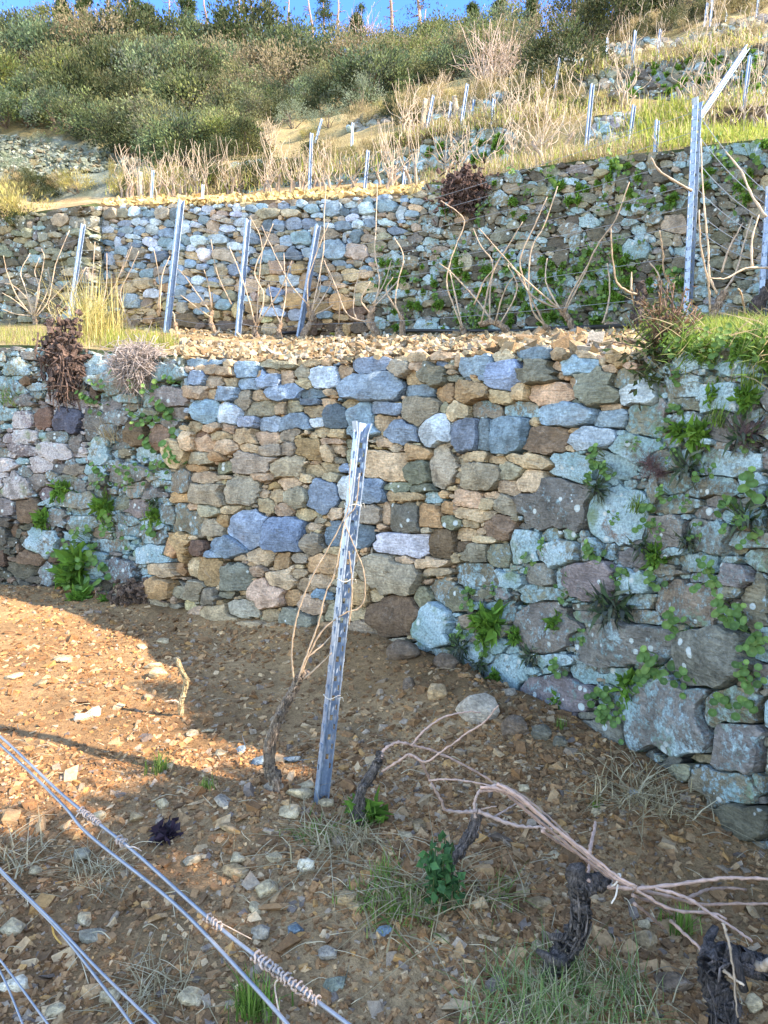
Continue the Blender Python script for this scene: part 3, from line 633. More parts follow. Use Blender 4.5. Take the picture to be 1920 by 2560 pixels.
# ---- smaller walls higher up the slope
def row_v(R): return lambda u: interp(u, R.u, R.v)
def upper_wall(label, Ra, Rb, u0, u1, codes, seed, sizes, topf=None, cat="stone wall"):
    pt = RowWall(Ra, Rb).pt; foot = row_v(Ra); top = topf or row_v(Rb)
    us = np.linspace(u0, u1, 30); bx = (u0, float(top(us).min()) - 8, u1, float(foot(us).max()) + 8); cell = 1.2
    m, mu_, mv_ = mask_of(bx, cell, top, foot, 4); e = 7 * noise(np.stack([mv_, mv_], -1), .06, seed); m &= (mu_ > u0 + 8 + e) & (mu_ < u1 - 8 + e)
    pal = lambda cx, cy, a, g: g.choice(list(codes))
    S = fill_seeds([], bx, m, cell, lambda x, y: 1.0, sizes, [3000, 4000, 5000, 6000], pal, seed)
    lab = stone_cells(S, bx, m, cell, seed + 1); mb = MB(); stones_mesh(lambda s, u, v: mb, S, lab, bx, cell, pt, .9, 12, .98, seed + 2)
    um = (u0 + u1) / 2; w_ = empty("dry_stone_wall", pt(um, float(foot(um))).tolist(), label, cat)
    local(mb.build("stonework", M_STONE, None, True, 24), w_)
    cf = lambda U, v, P: lerp3((.05, .055, .028), (.13, .125, .07), np.clip(.5 + fbm(P, 3, 2, 4), 0, 1))
    local(wall_backing(pt, lambda u: top(u) - 1, lambda u: foot(u) + 4, u0 + 12, u1 - 12, .03, cf, 8).build("earth_core", M_SOIL, None, True), w_)
upper_wall("lichened grey terrace wall between the shrubs and the broken earth bank, above the rebuilt wall", R3b, R3t, 560, 1300, 'LLlqGL', 41, [15, 10, 7, 4.5], lambda u: interp(u, [560, 1050, 1065, 1135, 1200, 1255, 1290, 1300], [408, 372, 350, 326, 320, 318, 335, 360]))
upper_wall("short broken piece of old wall beside the bright grass bank", R3b, R3t, 1470, 1605, 'LLlPq', 47, [14, 10, 7, 4.5])
upper_wall("tall mossy terrace wall high on the slope behind the leaning brace post", R4b, R4t, 1230, 2200, 'GeqGel', 53, [15, 11, 7.5, 5])
upper_wall("low rubbly terrace wall beside the wooden stakes, left of the tall heather post", R4b, R4t, 860, 1240, 'gGlqL', 51, [12, 9, 6.5, 4.5])
upper_wall("topmost grey stone terrace wall below the dark trees", R5b, R5t, 1270, 2100, 'qgGlt', 59, [11, 8, 5.5, 4])
# ---------------------------------------------------------------- gravel (uncountable) and loose stones
HEX = np.array([[x, y, z] for x in (-1, 1) for y in (-1, 1) for z in (-1, 1)], float)
HEXF = np.array([[0, 1, 3, 2], [4, 6, 7, 5], [0, 4, 5, 1], [2, 3, 7, 6], [0, 2, 6, 4], [1, 5, 7, 3]])
def rot_from(n_, g, N=None, tilt=.45):
    """random frames whose third axis leans about N"""
    z = np.tile([0, 0, 1.], (n_, 1)) if N is None else N; z = z + g.normal(size=(n_, 3)) * tilt; z /= np.linalg.norm(z, axis=1)[:, None]
    x = g.normal(size=(n_, 3)); x -= (x * z).sum(1)[:, None] * z; x /= np.linalg.norm(x, axis=1)[:, None]
    return np.stack([x, np.cross(z, x), z], -1)
def shards(P, size, cols, g, flat=.38, tilt=.45):
    n_ = len(P); V = HEX[None] * (1 + .32 * g.normal(size=(n_, 8, 3)).clip(-1.6, 1.6))
    V = V * (np.stack([size * g.uniform(.8, 1.35, n_), size * g.uniform(.5, .95, n_), size * flat * g.uniform(.5, 1.5, n_)], -1) * .5)[:, None]
    V = np.einsum('nij,nkj->nki', rot_from(n_, g, tilt=tilt), V) + P[:, None]
    Fc = (HEXF[None] + 8 * np.arange(n_)[:, None, None]).reshape(-1, 4)
    return V.reshape(-1, 3), Fc, np.repeat(cols, 8, 0)
CH = np.array([1.32, 1.13, .97]) * np.array([(.20, .115, .06), (.27, .165, .09), (.34, .235, .14), (.145, .09, .052), (.40, .31, .21), (.26, .22, .18), (.15, .13, .12), (.10, .125, .17), (.33, .20, .09)])
CW = np.array([.27, .23, .10, .20, .045, .06, .03, .0, .05])
g = np.random.default_rng(31)
def chips(n_, ymax, smin, smax, pw, cw):
    y = g.uniform(.75, ymax, n_ * 3); x = g.uniform(-1, 1, n_ * 3) * (.62 * y + .35); k = (wall_dist(x, y) > .05) & (g.random(n_ * 3) < .35 + .65 * np.clip(.5 + noise(np.stack([x, y], -1), 1.1, 3), 0, 1))
    inside = y < interp(x / np.maximum(y, .01), W1.r, W1.D) - .02; k &= inside; x, y = x[k][:n_], y[k][:n_]
    s = smin * (smax / smin) ** (g.random(len(x)) ** pw)
    i = g.choice(len(CH), len(x), p=cw / cw.sum()); c = CH[i] * g.uniform(.8, 1.2, (len(x), 1))
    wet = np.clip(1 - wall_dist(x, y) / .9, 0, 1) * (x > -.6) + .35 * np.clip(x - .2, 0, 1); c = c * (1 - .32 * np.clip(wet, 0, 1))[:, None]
    return np.stack([x, y, gz(x, y) + s * .03], -1), s, c
A = [chips(34000, 3.6, .006, .024, 1.4, CW), chips(17000, 8.4, .012, .040, 1.9, CW), chips(900, 8.2, .036, .07, 1.9, CW + np.array([0, 0, .05, 0, .08, .03, 0, 0, 0]))]
SH = [shards(P, s, c, g, .42, .4) for P, s, c in A]
off = np.cumsum([0] + [len(a[0]) for a in SH])
tag(link("gravel", mesh_from("gravel", np.concatenate([a[0] for a in SH]), [np.concatenate([a[1] + o for a, o in zip(SH, off)])], M_GRAVEL, {'col': np.concatenate([a[2] for a in SH])})), "loose brown schist chips covering the lower terrace soil", "gravel", kind='stuff')

def band(u0, u1, vf, n_, smin, smax, pal, jit):
    """chips lying on the terrace along a picture band"""
    us = g.uniform(u0, u1, n_); P, s, c = [], [], []
    for u in us:
        p = hit(u, vf(u) + jit * g.random() ** 1.0)
        if p is None or (smin == .05 and p.y < 20): continue
        q = smin * (smax / smin) ** (g.random() ** 1.6); P.append((p.x, p.y + g.normal() * .05, p.z + q * .15)); s.append(q); c.append(np.array(pal[g.integers(len(pal))]) * g.uniform(.8, 1.25))
    return shards(np.array(P), np.array(s), np.array(c), g, .5, .6)
TAN = np.array([.82, .82, .82]) * [(.38, .28, .17), (.44, .34, .22), (.31, .22, .13), (.40, .30, .18), (.48, .40, .30), (.24, .155, .085), (.20, .14, .085), (.30, .27, .23)]
bb = [band(430, 1560, lambda u: top1(u) - 44, 4200, .02, .075, TAN, 52), band(1250, 1640, lambda u: top1(u) - 30, 600, .04, .11, TAN, 40), band(330, 1700, lambda u: float(W2.vfoot(u)) - 4, 1300, .02, .06, TAN, 26)]
off = np.cumsum([0] + [len(a[0]) for a in bb])
tag(link("gravel", mesh_from("gravel", np.concatenate([a[0] for a in bb]), [np.concatenate([a[1] + o for a, o in zip(bb, off)])], M_GRAVEL, {'col': np.concatenate([a[2] for a in bb])})), "pale tan rubble spread along the edge of the second terrace", "rubble", kind='stuff')
bb = [band(262, 1060, lambda u: top2(u) - 16, 2600, .03, .11, [(.50, .36, .17), (.56, .42, .22), (.44, .30, .13), (.36, .24, .11)], 19)]
tag(link("gravel", mesh_from("gravel", bb[0][0], [bb[0][1]], M_GRAVEL, {'col': bb[0][2]})), "ochre rubble along the top of the rebuilt upper wall", "rubble", kind='stuff')

bb = [band(u0, u1, vf, n_, .05, .20, [(.13, .15, .115), (.18, .20, .165), (.10, .11, .075), (.22, .24, .20), (.15, .13, .09)], jit) for u0, u1, vf, n_, jit in [(-60, 470, lambda u: 335 + .2 * u, 2600, 95), (-60, 110, lambda u: 135, 300, 70)]]
off = np.cumsum([0] + [len(a[0]) for a in bb])
tag(link("scree", mesh_from("scree", np.concatenate([a[0] for a in bb]), [np.concatenate([a[1] + o for a, o in zip(bb, off)])], M_GRAVEL, {'col': np.concatenate([a[2] for a in bb])})), "grey-green scree of broken rock on the far left slope", "scree", kind='stuff')
def rock_mesh(name, seed, size, flat=.6, col=(.36, .27, .18), lich=0.0, n_=22, stretch=1.3):
    r = np.random.default_rng(seed); bm = bmesh.new(); P = r.normal(size=(n_, 3)); P /= np.linalg.norm(P, axis=1)[:, None]; P *= r.uniform(.75, 1.1, (n_, 1)); P = np.sign(P) * np.abs(P) ** .8
    P *= np.array([stretch, 1, flat]) * size * .5
    for p in P: bm.verts.new(p)
    h = bmesh.ops.convex_hull(bm, input=bm.verts); bmesh.ops.delete(bm, geom=list({e for e in h['geom_unused'] + h['geom_interior'] if isinstance(e, bmesh.types.BMVert)}), context='VERTS')
    bmesh.ops.bevel(bm, geom=list(bm.edges) + list(bm.verts), offset=size * .045, segments=2, profile=.6, affect='EDGES')
    me = bpy.data.meshes.new(name); bm.to_mesh(me); bm.free(); k = len(me.vertices)
    me.attributes.new('col', 'FLOAT_COLOR', 'POINT').data.foreach_set('color', np.tile(np.append(col, 1).astype(np.float32), k)); me.attributes.new('lich', 'FLOAT', 'POINT').data.foreach_set('value', np.full(k, lich, np.float32))
    me.polygons.foreach_set("use_smooth", np.ones(len(me.polygons), bool)); me.set_sharp_from_angle(angle=math.radians(35)); me.materials.append(M_STONE); return me
# (u, v, width px, flatness, colour key, label)
LS = """235 1788 44 .55 W|white split stone lying beside its twin in the sunlit patch, its left half;205 1800 34 .8 W|upright white stone with a shadow to its left in the sunlit patch;
480 1838 34 .5 t|oblong pale stone below the cut vine stump;405 2015 32 .8 t|rounded cream stone on open soil left of the steel post, nearest the wire knot row;338 2050 38 .7 o|squarish tan stone right of the large wire knot;250 2045 36 .8 t|upright angular stone beside the large wire knot;
590 2185 60 .6 o|flat tan slab with a brown face, middle of the stony ground;590 2150 56 .5 t|oblong tan slab behind a brown-faced slab;480 2155 40 .6 g|dull grey-brown block among the stones between the wires and the post;690 2150 48 .5 t|pale flat stone on the left edge of the pale heap;765 2172 44 .9 W|whitish upright slab on the pale stone heap;
668 2232 58 .85 t|largest rounded pale stone of the heap left of the dry grass;640 2275 42 .6 t|small pale brick-shaped stone in front of the big rounded one;862 2252 60 .7 o|orange-brown wedge-shaped rock left of the dark weed;890 2270 44 .6 o|dark brown rock leaning on the orange wedge;
1045 2072 52 .6 o|flat-topped tan block between the second and third vines;1012 2092 32 .7 t|small cream stone touching the flat-topped tan block;1102 2350 44 .5 t|pale squared stone on wet soil above the green grass;838 2466 54 .4 G|greenish grey triangular slate near the end of the coiled tendrils;820 2390 54 .5 p|dark purple-brown slab right of the thick wire;
655 2340 54 .8 p|long brown rock under the thick wire coil;742 2330 44 .8 k|dark bluish rock beside the long brown rock;480 2500 70 .5 t|long tan slab at the bottom between two wires;275 2500 52 .8 t|pale chunky stone between the lower wires;230 2345 58 .5 g|light grey triangular slab under the middle wires;215 2305 44 .7 t|cream block stacked behind the grey triangular slab;
30 2325 56 .6 t|pale rough stone at the left edge of the terrace;140 2535 52 .7 t|cream stone in the corner below the wires;35 2470 64 .7 W|broad whitish stone behind the lowest wires;90 2180 40 .5 t|tan flat stone near the left straw tuft;205 2142 50 .6 g|square brown-grey stone below the first wire knot;
720 2035 60 .35 t|long pale stone lying left of the post heap;748 1992 62 .55 t|pale boulder on the heap at the post foot;688 1975 46 .7 p|round grey-brown cobble at the foot of the leaning vine;765 1970 40 .6 t|small pale stone at the back of the post heap;815 2012 40 .6 t|cream crumb stone right in front of the post;
560 2010 50 .5 p|brown flat rock between the post heap and the round cream stone;575 2072 48 .4 o|brown rock lying below the post heap;1345 2375 34 1.1 t|egg-shaped tan stone beside the thick vine trunk;1610 2318 34 .9 t|rounded pale cobble behind the near vine;1500 2485 62 .8 o|broad tan boulder in the green grass;1680 2460 90 .45 n|long dark slab in front of the thick vine trunk;
1610 2360 60 .6 o|tan rock below the rounded pale cobble;1285 2230 70 .4 o|thin tan slab left of the thick vine trunk;1350 2260 60 .4 o|brown slab touching the thick vine trunk;1255 2105 50 .5 n|dark red-brown rock under the tied canes;1380 2140 36 .4 t|flat pale chip behind the cane bundle;1275 1735 30 .6 p|grey-brown stone between the vine arms;
1490 2035 32 .5 t|tan flat stone at the foot of the old wall;1310 1975 26 .9 t|small pale upright stone by the dry grass;1580 1985 30 .6 b|small blue-grey chip near the wall foot;1880 2515 52 .8 t|pale stone at the right edge behind the near vine trunk;1300 2530 60 .5 n|dark flat rock at the bottom in the grass;960 2330 38 .5 b|small bluish slate on the wet soil;
355 1620 26 .6 t|tan stone on the upper part of the slope, left of the stump;410 1605 30 .6 t|pale stone beside a tan one above the cut stump;160 1650 40 .4 t|long pale stone in the upper left of the soil;105 1712 34 .6 o|orange-tan cobble at the edge of the sunlit patch;35 1695 40 .5 t|flat tan stone at the left edge above the sunlit patch;395 1690 44 .7 t|stacked pale stone left of the stump;
385 1668 40 .5 t|pale flat stone behind the stacked one;600 1880 32 .4 b|bright blue slate chip in the brown soil;655 1905 46 .5 k|dark grey-blue slate left of the leaning vine foot;730 1900 42 .4 k|dark grey-blue slate right of the leaning vine foot;550 1888 34 .6 t|cream stone above the blue slate chip;520 1830 30 .4 t|flat pale stone above a cream one left of the leaning vine"""
LCOL = dict(PAL, W=(.72, .61, .45)); LCOL['t'] = (.52, .385, .23); LCOL['o'] = (.37, .24, .125)
for i, row in enumerate(LS.split(';')):
    a, lab_ = row.strip().split('|'); u, v, wpx, fl, key = a.split(); p = hit(float(u), float(v)); s = float(wpx) * p.y / F
    me = rock_mesh("loose_stone", 100 + i, s, float(fl), np.array(LCOL[key]) * g.uniform(.9, 1.1), .1 if key in 'pk' else 0)
    o = tag(link("loose_stone", me, None, (p.x, p.y, p.z + s * float(fl) * .22)), lab_, "stone", "loose stones lying on the lower terrace"); o.rotation_euler = (g.normal() * .2, g.normal() * .2, g.normal() * .5)
# half buried boulders at the foot of the old wall
for i, (u, v, wpx, fl, key, lab_) in enumerate([(1195, 1790, 104, .85, 'p', "round grey boulder half buried in front of the undermined old wall"), (1290, 1828, 74, .9, 'M', "muddy brown boulder right of the round grey boulder"), (1095, 1742, 60, 1.0, 'o', "tan muddy boulder under the old wall corner"), (1012, 1640, 92, .7, 'M', "broad brown mud-caked boulder beneath the rebuilt wall"), (1115, 1665, 64, .8, 'M', "dark mud-caked boulder under the first lichened stones"), (1355, 1840, 56, 1.0, 'e', "dark mossy stone tucked beside the lowest old wall stone"), (1020, 1720, 36, 1.2, 'M', "narrow muddy stone among hanging roots"), (1400, 1860, 40, 1.0, 'e', "small dark stone touching the mossy one at the wall foot")]):
    p = hit(u, v); p = p if p.y < 6 else Vector(W1.pt(u, v, -.05).tolist()); s = wpx * p.y / F
    me = rock_mesh("boulder", 300 + i, s, fl, np.array(PAL[key]) * 1.3, .1, 30, 1.1); tag(link("boulder", me, None, (p.x, p.y + s * .1, p.z + s * fl * .1)), lab_, "boulder", "boulders at the wall foot")

# ---------------------------------------------------------------- steel posts
def profile_post(mb, base, top, width, detail=True, yaw=.55, slots=True):
    """a rolled steel vineyard stake: an open channel with turned lips, slotted hooks and holes"""
    base = np.array(base, float); top = np.array(top, float); ax = top - base; Lg = np.linalg.norm(ax); ax /= Lg
    x = np.array([math.cos(yaw), math.sin(yaw), 0]); x -= (x @ ax) * ax; x /= np.linalg.norm(x); y = np.cross(ax, x)
    wd = width; h = wd * .80
    # section in (x: across, y: away from viewer): front-left edge, back-left, rib, back-right, front-right edge
    sec = np.array([[-.42, -.40], [-.5, -.40], [-.5, -.1], [-.5, .28], [-.42, .40], [-.14, .40], [-.06, .26], [.06, .26], [.14, .40], [.42, .40], [.5, .28], [.5, -.1], [.5, -.40], [.42, -.40]]) * np.array([wd, h])
    n = int(Lg / .0125) if detail else 2; zs_ = np.linspace(0, Lg, n)
    k = len(sec); fl = np.clip((zs_ - (Lg - .05)) / .05, 0, 1) if detail else np.zeros(n)
    S = sec[None] * (1 + .45 * fl[:, None, None] * np.array([1, .3])); V = base + S[..., :1] * x + S[..., 1:] * y + zs_[:, None, None] * ax
    i = np.arange(n - 1)[:, None]; j = np.arange(k - 1)[None]; keep = np.ones((n - 1, k - 1), bool)
    if detail and slots:
        for q in range(8, n - 4):
            if (q % 7) in (0, 1) and q > n * .1: keep[q, 2] = False
            if (q % 7) in (3, 4) and q > n * .1: keep[q, 8] = False
            if (q % 7) in (0, 1) and q > n * .1: keep[q, 10] = False
    q = np.stack([i * k + j, i * k + j + 1, (i + 1) * k + j + 1, (i + 1) * k + j], -1)[keep]
    mb.add(V.reshape(-1, 3), [q], col=(.5, .5, .5)); return x, y, ax, Lg, sec
def add_solid(o, t):
    m_ = o.modifiers.new("thickness", 'SOLIDIFY'); m_.thickness = t; m_.offset = 0
def place_post(name, base, top, width, label, group, cat="post", detail=True, hooks=True, yaw=.55):
    mb = MB(); b = Vector(base); x, y, ax, Lg, sec = profile_post(mb, np.array(base) - np.array(base), np.array(top) - np.array(base), width, detail, yaw)
    root = empty(name, b, label, cat, group)
    if hooks:
        hk = mb; st_ = .0875
        for z in np.arange(.28, Lg - .03, st_):
            for side, q in ((-1, 0), (1, .03)):
                c = side * x * width * .53 + y * (-.06 * width) + ax * (z + q); R = np.stack([x, y, ax], -1)
                box(hk, c, width * .09, width * .26, .022, R); box(hk, c + side * x * width * .06 + ax * .012, width * .06, width * .26, .012, R)
    o = mb.build("channel", M_ZINC, root); add_solid(o, .0028 if detail else width * .08)
    return root
pb = hit(800, 2006); pt_ = at1(905, 1056, pb.y + .22)
post = place_post("steel_post", np.array(pb) - np.array([0, 0, .03]), np.array(pt_), .058, "galvanised steel vineyard post leaning right, the nearest one, with a vine tied to it", "galvanised steel vineyard posts")
# string ties round the post
tie = MB()
for v in (1262, 1448, 1738):
    f = (2006 - v) / 950; c = np.array(pb) * (1 - f) + np.array(pt_) * f; a = np.linspace(0, 2 * np.pi, 18)
    tube(tie, np.stack([c[0] + .038 * np.cos(a), c[1] + .036 * np.sin(a), c[2] + .006 * np.sin(3 * a + v)], -1), .0014, sides=5, raw=True, col=(.72, .66, .56))
    tube(tie, [c + [.03, -.045, 0], c + [.05, -.06, .012], c + [.055, -.05, -.01]], .0011, sides=4, col=(.72, .66, .56))
tag(tie.build("twine_tie", M_CANE, None, True, origin=tuple(pb)), "pale twine ties wound round the nearest steel post", "twine")
P2 = [(170, 815, 208, 560, 10, "leftmost, beside the dense bare vine"), (415, 832, 453, 500, 14, "tall one before the left half of the rebuilt wall"), (593, 842, 620, 548, 13, "next one right of the tall post"), (745, 845, 795, 562, 13, "half hidden by canes at the rebuilt wall's right end"), (1718, 792, 1743, 250, 28, "big bright one in front of the old mossy wall"), (1903, 800, 1926, 470, 22, "at the right edge of the picture")]
posts2 = []
for u, v, ut, vt, wpx, d in P2:
    D_ = min(hit(u, v).y, float(W2.depth(u, float(W2.vfoot(u)))) - .40); b = at1(u, v, D_); b.z = min(b.z, ground_z(b.x, b.y) + .02); tp = at1(ut, vt, b.y + .12); place_post("steel_post", np.array(b) - np.array([0, 0, .05]), np.array(tp), max(.05, min(.075, wpx * b.y / F * .95)), "steel post on the second terrace, " + d, "galvanised steel vineyard posts", detail=wpx > 20, hooks=True, yaw=.75)
    posts2.append((np.array(b), np.array(tp)))
b = hit(1748, 290); place_post("steel_post", at(1750, 292, posts2[4][0][1] + 1.5), at(1868, 118, posts2[4][0][1] + 2.2), .05, "pale steel brace post slanting steeply to the right above the big post", "galvanised steel vineyard posts", detail=False, hooks=False)
UPZ1 = [(652, 872, 661, 735, 9), (872, 866, 877, 797, 8), (1335, 848, 1346, 575, 12), (1573, 828, 1590, 650, 11), (1352, 640, 1391, 513, 9), (1518, 632, 1524, 530, 8)]
UPZ2 = [(960, 272, 965, 165, 9), (1068, 302, 1086, 133, 10), (1175, 268, 1195, 128, 10), (728, 446, 761, 243, 12), (679, 432, 688, 303, 9), (660, 375, 666, 294, 9), (545, 385, 545, 330, 8), (868, 676, 900, 365, 17), (1055, 645, 1080, 455, 14), (1172, 658, 1180, 520, 14), (1383, 112, 1397, 12, 10), (1409, 112, 1418, -4, 11), (1605, 102, 1617, -5, 10), (1476, 92, 1480, 55, 8), (1550, 472, 1581, 243, 11), (328, 562, 360, 363, 12), (178, 582, 213, 412, 10), (278, 525, 290, 440, 9), (465, 545, 475, 428, 9), (385, 495, 389, 430, 8), (82, 812, 92, 716, 10)]
UPL = ["standing before yellow heath left of centre on the third terrace", "short stub on the third terrace edge above the rebuilt wall", "tallest one above the middle of the rebuilt wall", "slim one above the right end of the rebuilt wall", "far one rising from scrub behind the tall third-terrace post", "far one beside a bare thicket right of the olive tree",
 "short one among dry grass below the dark shrub", "left one of a pair below the green pine", "right one of a pair below the green pine", "tall one leaning right among yellow heather", "thin one left of the tall heather post", "stubby one behind the thin heather post", "lone stub left of the heather clump", "tall bright one beside the broken old wall piece", "one leaning on the broken old wall piece", "one standing in the bright grass bank", "left one of a close pair near the top right terrace", "right one of a close pair near the top right terrace", "one by the twisted cane at the top right", "tiny stub on the topmost terrace", "one against the tall mossy wall at the right", "tall leaning one by the grey rubble heap", "leaning one near the ochre soil patch", "small one just left of the rubble heap", "small one above the lichened third wall", "tiny one behind the rubble heap", "one before the third wall above the rebuilt wall end"]
UP = [(a / 1.728, b_ / 1.728, c / 1.728, d / 1.728, e / 1.728) for a, b_, c, d, e in UPZ1] + [(960 + a / 1.728, b_ / 1.728, 960 + c / 1.728, d / 1.728, e / 1.728) for a, b_, c, d, e in UPZ2]
for (u, v, ut, vt, wpx), d in zip(UP, UPL):
    b = hit(u, v); place_post("steel_post", np.array(b) - np.array([0, 0, .05]), at(ut, vt, b.y + .05), max(.04, wpx * b.y / F * .62), "distant pale steel post, " + d, "galvanised steel vineyard posts", detail=False, hooks=False)
for u, v, ut, vt, d in [(354, 503, 350, 430, "grey wooden stake left of the steel post in the yellow heath"), (433, 486, 433, 445, "weathered wooden stake in the heath, middle of three"), (1050, 343, 1064, 248, "brown wooden stake beside the rubble heap"), (671, 372, 668, 340, "short wooden stake under the bare pale sapling"), (1146, 300, 1136, 240, "leaning wooden stake on the rubble heap")]:
    b = hit(u, v); mb = MB(); tube(mb, [np.array(b) * 0 - [0, 0, .1], np.array(at(ut, vt, b.y)) - np.array(b)], .055 * b.y / 14, .045 * b.y / 14, 7, 6, rough=.08, col=(.42, .33, .24)); o = mb.build("wooden_stake", M_BARK, None, True); o.location = b
    tag(o, d, "stake", "wooden stakes")

# ---------------------------------------------------------------- vines
CANE = (.52, .38, .27); CANE2 = (.40, .27, .19); PALE = (.45, .33, .235); TRK = (.21, .155, .115); DARK = (.075, .058, .055)
def Z(tr, pts): return [(TR2[tr][0] + x / TR2[tr][2], TR2[tr][1] + y / TR2[tr][2]) for x, y in pts]
TR2 = {'A': (700, 1000, 2.01), 'B': (600, 1500, 1.843), 'C': (600, 1960, 2.37), 'D': (1200, 1960, 2.304), 'L': (0, 460, 1.728), 'R': (960, 380, 1.728), 'S': (0, 0, 1)}
def vine(label, base, trunks, canes, D, trunk_r, cane_r, group, tcol=TRK, ccol=CANE, dj=.1, rough=.28, taper=.5, per=7):
    """trunks / canes are picture traces; every cane gets its own depth so that the plant has volume"""
    root = empty("grapevine", base, label, "grapevine", group); B0 = np.array(base)
    def lift(pts, d0, d1): return at(np.array(pts)[:, 0], np.array(pts)[:, 1], np.linspace(d0, d1, len(pts))) - B0
    for k, t in enumerate(trunks):
        mb = MB(); P = lift(t, D, D + .02)
        if k == 0: P = np.concatenate([[P[0] * 1 - [0, 0, .2]], P])
        tube(mb, P, trunk_r * (1 if k == 0 else .7), trunk_r * .72, 12, per + 3, rough=rough, wob=trunk_r * .06, col=tcol)
        if trunk_r > .015 and k == 0 and per > 5:      # shreds of bark along the trunk
            for q in range(26):
                a_ = g.uniform(0, 6.28); i0 = g.uniform(0, .75); C_ = spline(P, 60)[int(i0 * 59):int((i0 + g.uniform(.12, .3)) * 59) + 3:3]; o_ = np.array([math.cos(a_), math.sin(a_), 0]) * trunk_r * .93
                if len(C_) > 2: tube(mb, C_ + o_ + g.normal(size=C_.shape) * trunk_r * .06, trunk_r * g.uniform(.06, .16), trunk_r * .04, 5, raw=True, rough=.15, col=np.array(tcol) * g.uniform(.5, 1.8))
            for q in range(5): C_ = spline(P, 20)[g.integers(6, 19)]; tube(mb, [C_, C_ + g.normal(size=3) * trunk_r * .8 + [0, 0, .2 * trunk_r], C_ + g.normal(size=3) * trunk_r * 1.1], trunk_r * .5, trunk_r * .25, 7, 3, rough=.3, col=np.array(tcol) * g.uniform(.6, 1.3))
        mb.build("trunk", M_BARK, root, True)
    for c in canes:
        r = cane_r
        if isinstance(c, tuple): c, r = c[0], cane_r * c[1]
        e = g.uniform(-dj, dj); mb = MB(); P = lift(c, D, D + e)
        tube(mb, P, r, r * taper, 6, per, knots=.42, wob=r * .2, col=np.array(ccol) * g.uniform(.8, 1.2), coljit=.06); mb.build("cane", M_CANE, root, True)
    return root
VG = "grapevines on the lower terrace"
pA = hit(690, 1958); DA = pA.y
vine("old vine with a shredded bark trunk leaning beside the nearest post, canes tied upright", pA, [[(690, 1962), (676, 1925), (672, 1885), (682, 1830), (700, 1785), (722, 1745), (745, 1703)], [(745, 1703), (752, 1690), (770, 1686)]],
     [Z('A', q) for q in ([(70, 1410), (62, 1340), (60, 1250), (75, 1130), (110, 1010), (165, 880), (240, 750), (310, 620), (345, 530), (348, 400), (357, 300)], [(85, 1430), (115, 1330), (150, 1240), (190, 1130), (230, 970), (275, 870), (305, 720), (330, 600), (380, 530), (400, 370)], [(90, 1420), (150, 1270), (220, 1150), (330, 1070), (390, 1050), (425, 990), (420, 860), (375, 740), (325, 620)], [(130, 1300), (220, 1225), (275, 1160)], [(110, 1410), (200, 1330), (260, 1270)], [(345, 1130), (355, 1060), (362, 960), (357, 860), (345, 760)])], DA - .1, .028, .0042, VG, tcol=(.30, .22, .16), ccol=(.40, .29, .20), dj=.04)
pS = hit(453, 1790)
vine("short cut-off vine stump standing alone in the open soil", pS, [[(453, 1790), (452, 1760), (462, 1725), (466, 1700), (455, 1680), (446, 1655), (444, 1650)], [(462, 1712), (472, 1700)]], [([(452, 1760), (435, 1752), (412, 1754)], 1.3)], pS.y, .016, .006, VG, tcol=(.50, .38, .22), ccol=PALE)
pB = hit(900, 2052); DB = pB.y - .02
vine("gnarled low vine with one long cane trained down towards the right", pB, [[(900, 2055), (897, 2020), (905, 1975), (930, 1935), (945, 1905)], [(945, 1905), (948, 1895), (950, 1880)]],
     [(Z('B', [(650, 730), (665, 690), (720, 658), (800, 670), (900, 700), (1050, 770), (1200, 860), (1330, 930), (1450, 1020), (1540, 1106)]), 1.3), (Z('B', [(790, 672), (850, 600), (940, 540), (1050, 515), (1110, 520)]), 1.0), (Z('B', [(655, 790), (720, 750), (780, 712), (830, 738), (870, 742), (940, 690), (1060, 605), (1130, 560), (1190, 485)]), 1.1), (Z('B', [(780, 715), (830, 740), (880, 840), (920, 920), (945, 975)]), 1.4), (Z('B', [(870, 832), (960, 826), (1080, 840), (1200, 875), (1290, 950), (1400, 1050)]), .9)], DB, .024, .0048, VG, tcol=(.15, .12, .105), ccol=(.42, .26, .20), dj=.22)
pC = hit(1119, 2192); DC = pC.y
vine("twisted vine between the other two low vines with a leafy weed at its foot", pC, [Z('C', [(1230, 560), (1250, 450), (1330, 360), (1380, 270), (1410, 170)])],
     [(Z('C', [(1400, 160), (1330, 165), (1220, 155), (1190, 90), (1130, -5)]), 1.3), (Z('C', [(1410, 160), (1540, 215), (1659, 250), (1760, 255), (1850, 265)]), 1.5), (Z('C', [(1395, 200), (1390, 110), (1420, 40), (1480, 15), (1560, 10), (1659, 60), (1800, 170), (1960, 320), (2120, 480)]), 1.1), (Z('C', [(1500, 200), (1580, 150), (1650, 110)]), .8), (Z('C', [(1430, 150), (1520, 130)]), .7)], DC, .022, .0048, VG, tcol=(.14, .11, .10), ccol=(.40, .27, .22), dj=.12)
pD = hit(1387, 2440); DD = pD.y
